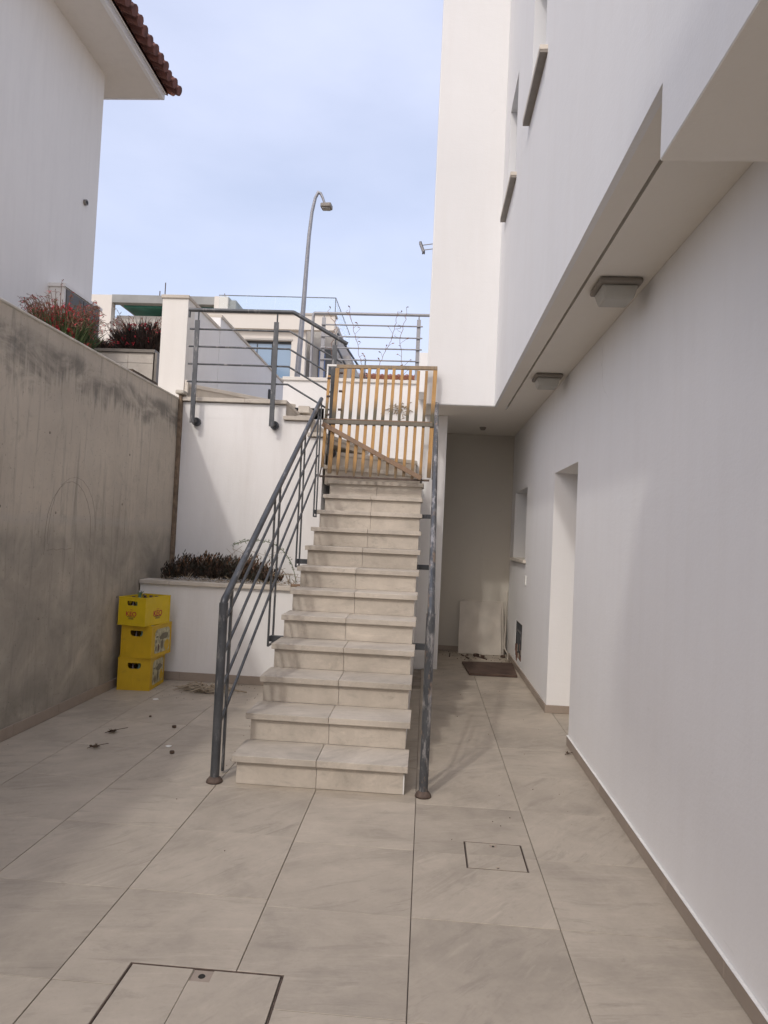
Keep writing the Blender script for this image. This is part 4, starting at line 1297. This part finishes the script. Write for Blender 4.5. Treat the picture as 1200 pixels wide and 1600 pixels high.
def crate(x, y, z, rz, W, L, H, label, style, mat):
    """W across the front (local x), L deep (local y); origin at the front centre bottom"""
    t = thing('beverage_crate', label, 'crate', (x, y, z), 'yellow drinks crates stacked by the wall', rz=rz)
    th = 0.012
    m = MB()
    hz0, hz1 = (H * 0.70, H * 0.86) if style == 'printed' else (H * 0.66, H * 0.84)
    hw = 0.055 if style == 'printed' else 0.062
    hole = rounded(-hw, hw, hz0, hz1, 0.008 if style == 'printed' else 0.030, rt=0.008)
    out = [(-W / 2, 0.006), (W / 2, 0.006), (W / 2, H), (-W / 2, H)]
    v, f = plate(out, [hole], th)
    for yy in (th / 2, L - th / 2):
        m.add([Vector((p.x, p.z + yy, p.y)) for p in v], f)
    for sx in (-1, 1):
        m.box(min(sx * (W / 2 - th), sx * W / 2), max(sx * (W / 2 - th), sx * W / 2), th, L - th, 0.006, H)
    m.box(-W / 2 + th, W / 2 - th, th, L - th, 0.006, 0.018)
    # outer ribs at top and bottom
    m.box(-W / 2 - 0.003, W / 2 + 0.003, -0.003, 0.0, H - 0.012, H)
    m.box(-W / 2 - 0.003, W / 2 + 0.003, -0.003, 0.0, 0.0, 0.016)
    m.box(W / 2, W / 2 + 0.003, 0.0, L, H - 0.012, H)
    m.box(W / 2, W / 2 + 0.003, 0.0, L, 0.0, 0.016)
    m.box(-W / 2, W / 2, 0, L, 0.0, 0.006)
    for cx_ in (-W / 2 + 0.008, W / 2 - 0.008):
        m.box(cx_ - 0.008, cx_ + 0.008, -0.0026, 0.0, 0.016, H - 0.012)
    m.box(W / 2, W / 2 + 0.0026, 0.0, 0.016, 0.016, H - 0.012)
    m.box(W / 2, W / 2 + 0.0026, L - 0.016, L, 0.016, H - 0.012)
    if style != 'printed':
        for k_ in range(3):
            m.box(-W / 2 + 0.05 + 0.085 * k_, -W / 2 + 0.052 + 0.085 * k_, -0.0016, 0.0, 0.03, H * 0.5)
    m.build('shell', mat, t, local=True)
    if style != 'printed':
        f1 = bx(W / 2 + 0.0005, W / 2 + 0.003, 0.05, L - 0.04, 0.03, H - 0.05)
        pn = MB()
        pts = rounded(0.07, L - 0.03, 0.035, H - 0.04, 0.02, rt=0.05)
        pn.add([(W / 2 + 0.0008, a, b) for a, b in pts], [tuple(range(len(pts)))])
        panel = pn.build('picture_panel', M['grey_print'], t, local=True)
        px = W / 2 + 0.0016
        for (a0, a1, b0, b1, mt) in ((0.17, 0.33, 0.15, 0.21, 'dark_print'), (0.19, 0.24, 0.06, 0.15, 'dark_print'), (0.27, 0.36, 0.04, 0.14, 'yellow'), (0.085, 0.11, 0.06, 0.10, 'dark_print'), (0.085, 0.105, 0.13, 0.16, 'dark_print'), (0.09, 0.13, 0.18, 0.195, 'dark_print'), (0.13, 0.16, 0.05, 0.12, 'brown_print')):
            jag = []
            for kk in range(10):
                an = 2 * math.pi * kk / 10
                jag.append((px, (a0 + a1) / 2 + (a1 - a0) * 0.56 * math.cos(an) * random.uniform(.75, 1.15), (b0 + b1) / 2 + (b1 - b0) * 0.56 * math.sin(an) * random.uniform(.75, 1.15)))
            q = MB().add(jag, [tuple(range(10))]).build('print_patch', M[mt], panel, local=True)
            q.location = Vector(q.location) - Vector(panel.location)
    return t

def put_text(parent, body, size, mat, loc, rot):
    me = text_mesh(body, size, 0.0006)
    me.materials.append(mat)
    o = bpy.data.objects.new('lettering', me)
    col.objects.link(o)
    o.parent = parent
    o.location = loc
    o.rotation_euler = rot
    return o

c1 = crate(-2.655, 6.275, 0.0, R(3), 0.30, 0.40, 0.30, 'bottom yellow crate of the stack standing on the floor', 'picture', M['yellow'])
c2 = crate(-2.648, 6.27, 0.3005, R(-5), 0.30, 0.40, 0.30, 'middle yellow crate of the stack under the lettered one', 'picture', M['yellow'])
c3 = crate(-2.690, 6.235, 0.601, R(-12), 0.285, 0.40, 0.262, 'top yellow crate with red lettering on its front and an open top', 'printed', M['yellow_new'])
for (lx, ly, rot, sc_) in ((-0.005, -0.0012, (R(90), 0, 0), 1.0), (0.1437, 0.20, (R(90), 0, R(90)), 1.25)):
    def P3(dz, s):
        return (lx, ly, dz)
    put_text(c3, 'KEO', 0.058 * sc_, M['red_print'], P3(0.105, 0), rot)
    for k, (dz, wd, hh) in enumerate(((0.135 + 0.008 * sc_, 0.03, 0.004), (0.077, 0.085, 0.005), (0.066, 0.05, 0.005), (0.058, 0.055, 0.004))):
        wd *= sc_
        mb = MB()
        if lx < 0.1:
            mb.box(lx - wd / 2, lx + wd / 2, ly, ly + 0.001, dz, dz + hh)
        else:
            mb.box(lx - 0.0006, lx + 0.0008, ly - wd / 2, ly + wd / 2, dz, dz + hh)
        mb.build('print_line', M['brown_print'] if k else M['red_print'], c3, local=True)

def bottle(cr, lx, ly, lz, h, mat, label, tilt=0):
    t = thing('glass_bottle', label, 'bottle', (0, 0, 0), 'bottles standing in the crates')
    m = Matrix.Translation(cr.location) @ Matrix.Rotation(cr.rotation_euler.z, 4, 'Z')
    p = m @ Vector((lx, ly, lz))
    t.location = p
    s = h / 0.25
    prof = [(0.0, 0.0), (0.028, 0.001), (0.030, 0.006), (0.030, 0.14 * s), (0.027, 0.165 * s), (0.014, 0.20 * s), (0.0125, 0.235 * s), (0.0145, 0.237 * s), (0.0145, 0.25 * s), (0.010, 0.25 * s), (0.0, 0.246 * s)]
    MB().lathe(prof, (0, 0, 0), 16).build('glass_body', mat, t, local=True)
    MB().lathe([(0.0152, 0.24 * s), (0.0152, 0.252 * s), (0.0, 0.2525 * s)], (0, 0, 0), 14).build('crown_cap', M['steel_light'] if mat is M['bottle'] else M['brown_print'], t, local=True)
k = 0
for i, lx in enumerate((-0.095, -0.03, 0.035, 0.10)):
    for j, ly in enumerate((0.06, 0.15, 0.24, 0.33)):
        if (i, j) in ((2, 0), (1, 2)): continue
        bottle(c3, lx, ly, 0.019, 0.232, M['bottle_brown'], 'brown beer bottle standing in the top crate')
bottle(c3, 0.035, 0.06, 0.019, 0.30, M['bottle'], 'taller green bottle rising above the rim of the top crate')
for cr, nm in ((c1, 'bottom'), (c2, 'middle')):
    for i, lx in enumerate((-0.03, 0.03)):
        bottle(cr, lx, 0.055, 0.019, 0.25, M['bottle'] if i == 1 else M['bottle_brown'], f'{"green" if i == 1 else "brown"} bottle behind the handle hole of the {nm} crate')
spg = MB()
random.seed(8)
gp = Matrix.Translation(c3.location) @ Matrix.Rotation(c3.rotation_euler.z, 4, 'Z') @ Vector((0.02, 0.10, 0.25))
for _ in range(26):
    leaf_quad(spg, gp + Vector((random.uniform(-.015, .015), random.uniform(-.015, .015), random.uniform(0, .05))), (random.uniform(-1, 1), random.uniform(-1, 1), random.uniform(.2, 1.4)), random.uniform(.02, .05), .016)
tag(spg.build('plant_sprig', M['green_leaf']), 'small grey green sprig sticking out of the top crate', 'plant')

# ================================================================== PLANTER PLANTS
random.seed(12)
sd, sdt = MB(), MB()
for k in range(900):
    u = random.random()
    cx = -2.70 + 1.14 * u + random.gauss(0, 0.03)
    cy = random.uniform(6.93, 7.36)
    env = 0.32 * min(1, (u + 0.16) * 3.2) * min(1, (1.22 - u) * 2.2)
    h = env * random.uniform(0.55, 1.0) * (1 - 0.3 * abs(cy - 7.12) / 0.25)
    tgt = sdt if (random.random() < 0.36 + 0.4 * (u > .72) ) and h > env * 0.7 else sd
    lean = Vector((random.uniform(-.25, .25), random.uniform(-.35, .15), 1))
    p = Vector((cx, cy, 0.955)); top = p + lean.normalized() * h
    n = 9
    for q in range(n):
        s = 0.25 + 0.75 * q / (n - 1)
        b = p.lerp(top, s)
        a = q * 2.4 + random.uniform(0, 1)
        leaf_quad(tgt, b, (math.cos(a) * 0.7, math.sin(a) * 0.7, 0.7 + 0.8 * s), random.uniform(.035, .06), random.uniform(.011, .018), Vector((0, 0, 1)) if s < .6 else None)
pb = thing('succulent_bed', 'dense dark reddish succulents filling the white planter', 'plants', (-2.1, 7.15, 0.95))
sd.build('leaves', M['succulent'], pb)
sdt.build('red_leaves', M['succulent_tip'], pb)
dl = MB()
for k in range(260):
    cx = random.uniform(-2.65, -1.15); cy = random.uniform(6.80, 7.0)
    leaf_quad(dl, (cx, cy, 0.99 + random.uniform(0, .03)), (random.uniform(-1, 1), random.uniform(-1, .2), random.uniform(-.3, .6)), random.uniform(.03, .09), .010)
for k in range(14):
    x0 = random.uniform(-1.75, -1.2)
    dl.tube([(x0, 7.0 + random.uniform(0, .2), 0.96), (x0 + random.uniform(-.15, .1), 7.05, 1.10), (x0 + random.uniform(-.3, .2), 7.0, 1.0 + random.uniform(0, .2))], 0.0028, 4)
for k in range(16):
    x0 = random.uniform(-2.2, -1.6)
    dl.tube([(x0, 7.3, 1.05), (x0 + random.uniform(-.1, .1), 7.3, 1.25), (x0 + random.uniform(-.2, .15), 7.3, 1.25 + random.uniform(0.02, .12))], 0.0018, 4)
dl.build('dead_leaves', M['dry_leaf'], pb)

ar = thing('arching_stem', 'long leafy stem arching over the planter against the white wall', 'plant', (-1.45, 7.25, 0.95))
sp_pts = []
A, B, C_, D_ = Vector((-1.36, 7.25, 0.98)), Vector((-1.42, 7.25, 1.42)), Vector((-1.75, 7.3, 1.50)), Vector((-2.07, 7.3, 1.37))
for i in range(23):
    s = i / 22
    sp_pts.append(A * (1 - s) ** 3 + B * 3 * s * (1 - s) ** 2 + C_ * 3 * s * s * (1 - s) + D_ * s ** 3)
MB().tube(sp_pts, 0.0045, 6).build('stem', M['green_leaf'], ar)
lv = MB()
for i, p in enumerate(sp_pts[3:]):
    for _ in range(10 if i > 15 else 6):
        leaf_quad(lv, p + Vector((random.uniform(-.012, .012),) * 1 + (0, random.uniform(-.01, .01))), (random.uniform(-1, 1), random.uniform(-1, .3), random.uniform(-1, 1)), random.uniform(.018, .04), .010)
lv.build('leaves', M['green_leaf'], ar)
tag(MB().bar((-1.33, 6.80, 1.003), (-1.08, 6.83, 1.008), 0.05, 0.025).build('wood_scrap', M['slat_brown'], bevel=0.003), 'brown wood scrap lying on the coping next to the stairs', 'wood scrap')

# ================================================================== DEBRIS ON THE FLOOR
random.seed(17)
fr_ = MB()
o = Vector((-2.12, 6.42, 0.004))
for k in range(120):
    a = random.gauss(0.1, 0.45)
    base_ = Vector((-1.98 + random.gauss(0, .05), 6.40 + random.gauss(0, .04), 0.012))
    L = random.uniform(0.10, 0.30)
    sgn = -1 if random.random() < 0.8 else 1
    e = base_ + Vector((sgn * L * math.cos(a), L * math.sin(a) * 0.7, random.uniform(-.006, .02)))
    md = (base_ + e) / 2 + Vector((0, 0, random.uniform(.01, .055)))
    fr_.tube([base_, md, e], [0.004, 0.005, 0.002], 4)
fr_.tube([(-1.98, 6.40, 0.02), (-1.80, 6.44, 0.03), (-1.62, 6.42, 0.012)], [0.012, 0.009, 0.006], 6)
tag(fr_.build('dry_palm_frond', M['dry_leaf']), 'dry grey palm frond lying on the tiles below the planter', 'dead frond')

def twig_leaf(px, py, s, label):
    m = MB()
    m.tube([(px - .5 * s, py - .2 * s, .004), (px, py, .02 * s / .1), (px + .9 * s, py + .55 * s, .03 * s / .1)], 0.0025, 5)
    for _ in range(12):
        leaf_quad(m, (px + random.uniform(-.2, .2) * s, py + random.uniform(-.15, .15) * s, .006), (random.uniform(-1, 1), random.uniform(-1, 1), random.uniform(0, .7)), .45 * s, .2 * s)
    tag(m.build('withered_leaf', M['dark_leaf']), label, 'leaf', 'withered leaves on the floor')
twig_leaf(-2.20, 4.62, 0.085, 'withered curled leaf with stalk, the nearer of two by the concrete wall')
twig_leaf(-2.24, 4.98, 0.10, 'withered curled leaf with stalk, the farther of two by the concrete wall')
twig_leaf(1.10, 5.17, 0.05, 'withered leaf beside the skirting at the corner of the door recess')
for (px, py, s, mt, lab, cat) in ((-1.66, 4.62, .022, 'dark_leaf', 'dark pebble on the tile nearest the left newel post', 'pebble'), (-1.86, 5.20, .022, 'dark_leaf', 'dark pebble in the middle of the left tiles', 'pebble'), (-1.73, 4.76, .028, 'white_metal', 'small white chip on the tiles left of the stairs', 'chip'), (-2.33, 6.0, .035, 'white_metal', 'white chip near the front of the crates', 'chip'), (-2.15, 5.45, .014, 'dark_leaf', 'tiny dark crumb on the tiles between the crates and the leaves', 'pebble')):
    m = MB()
    pts = [(px + s * (0.8 + random.uniform(-.25, .25)) * math.cos(a * math.pi / 3), py + s * (0.7 + random.uniform(-.2, .2)) * math.sin(a * math.pi / 3)) for a in range(6)]
    m.prism(pts, 0.0012, 0.006 if cat == 'chip' else s * 0.9)
    tag(m.build(cat, M[mt], bevel=0.003), lab, cat, 'bits lying on the floor')
cr = MB()
for k in range(240):
    zone = random.random()
    if zone < 0.30: px, py = random.uniform(-2.5, -1.5), random.uniform(6.05, 6.75)
    elif zone < 0.45: px, py = random.uniform(-1.30, -1.12), random.uniform(4.2, 6.5)
    elif zone < 0.75: px, py = random.uniform(0.25, 1.12), random.uniform(8.85, 9.5)
    elif zone < 0.85: px, py = random.uniform(0.0, 1.1), random.uniform(4.3, 8.5)
    else: px, py = random.uniform(-2.8, 1.1), random.uniform(3.2, 6.7)
    s = random.uniform(.001, .0035) * (2.0 if zone > .45 and zone < .75 else 1)
    cr.prism([(px - s, py - s * .6), (px + s, py - s), (px + s * .7, py + s), (px - s * .5, py + s * .9)], 0.001, 0.001 + s)
tag(cr.build('floor_grit', M['dark_leaf']), 'scattered crumbs and grit on the courtyard tiles', kind='stuff')

# ================================================================== ALCOVE THINGS
bd = MB()
def lean_board(x0, x1, yb, yt, h, th, name, mat, label, cat, trim=False):
    m = MB()
    v = [(x0, yb, 0.004), (x1, yb - .01, 0.004), (x1 - .015, yt, h - .006), (x0 + .005, yt, h), (x0, yb + th, 0.004), (x1, yb + th - .01, 0.004), (x1 - .015, yt + th, h - .006), (x0 + .005, yt + th, h)]
    m.add(v, [(0, 1, 2, 3), (7, 6, 5, 4), (0, 4, 5, 1), (1, 5, 6, 2), (2, 6, 7, 3), (3, 7, 4, 0)])
    return tag(m.build(name, mat, bevel=0.002), label, cat)
lean_board(0.485, 1.065, 9.36, 9.50, 0.69, 0.016, 'leaning_panel', M['board'], 'cream square panel leaning on the alcove back wall, front one', 'panel')
lean_board(0.52, 1.10, 9.42, 9.53, 0.715, 0.014, 'leaning_panel', M['board'], 'second panel mostly hidden behind the front cream panel', 'panel')
mb = MB()
mb.add([(0.50, 8.62, 0.030), (0.545, 7.90, 0.030), (1.09, 7.92, 0.030), (1.13, 8.72, 0.030), (0.50, 8.62, 0.0015), (0.545, 7.90, 0.0015), (1.09, 7.92, 0.0015), (1.13, 8.72, 0.0015)], [(0, 1, 2, 3), (7, 6, 5, 4), (0, 4, 5, 1), (1, 5, 6, 2), (2, 6, 7, 3), (3, 7, 4, 0)])
tag(mb.build('brown_floor_board', M['mat'], bevel=0.004), 'dark brown board lying flat on the alcove floor', 'board')
random.seed(23)
for k in range(9):
    px, py = random.uniform(0.5, 1.12), random.uniform(8.85, 9.25)
    s = random.uniform(.02, .05)
    n = 6
    m = MB()
    m.prism([(px + s * random.uniform(.6, 1.1) * math.cos(a * 2 * math.pi / n), py + s * random.uniform(.5, 1) * math.sin(a * 2 * math.pi / n)) for a in range(n)], 0.0015, s * random.uniform(.4, .9))
    tag(m.build('rubble_lump', M['rubble'] if k % 2 else M['mat'], bevel=0.004), 'mortar or board fragment on the alcove floor in front of the panels', 'rubble', 'rubble in front of the leaning panels')
for k, (px, py, l, a) in enumerate(((0.36, 9.05, .22, 1.5), (0.62, 8.95, .3, 1.9), (0.84, 8.98, .28, 2.1))):
    m = MB().bar((px, py, .008), (px + l * math.cos(a), py + l * math.sin(a), .010), .012, .012)
    tag(m.build('wood_strip', M['mat']), ('short dark strip on the floor at the left of the panels', 'dark strip under the middle of the leaning panels', 'dark strip at the right below the leaning panels')[k], 'strip')
tag(MB().tube([(1.10, 8.95, .02), (1.13, 9.2, .05), (1.11, 9.45, .10), (1.125, 9.53, .5), (1.125, 9.535, .85)], 0.010, 8).build('conduit', M['board']), 'thin cream conduit rising in the alcove corner', 'conduit')
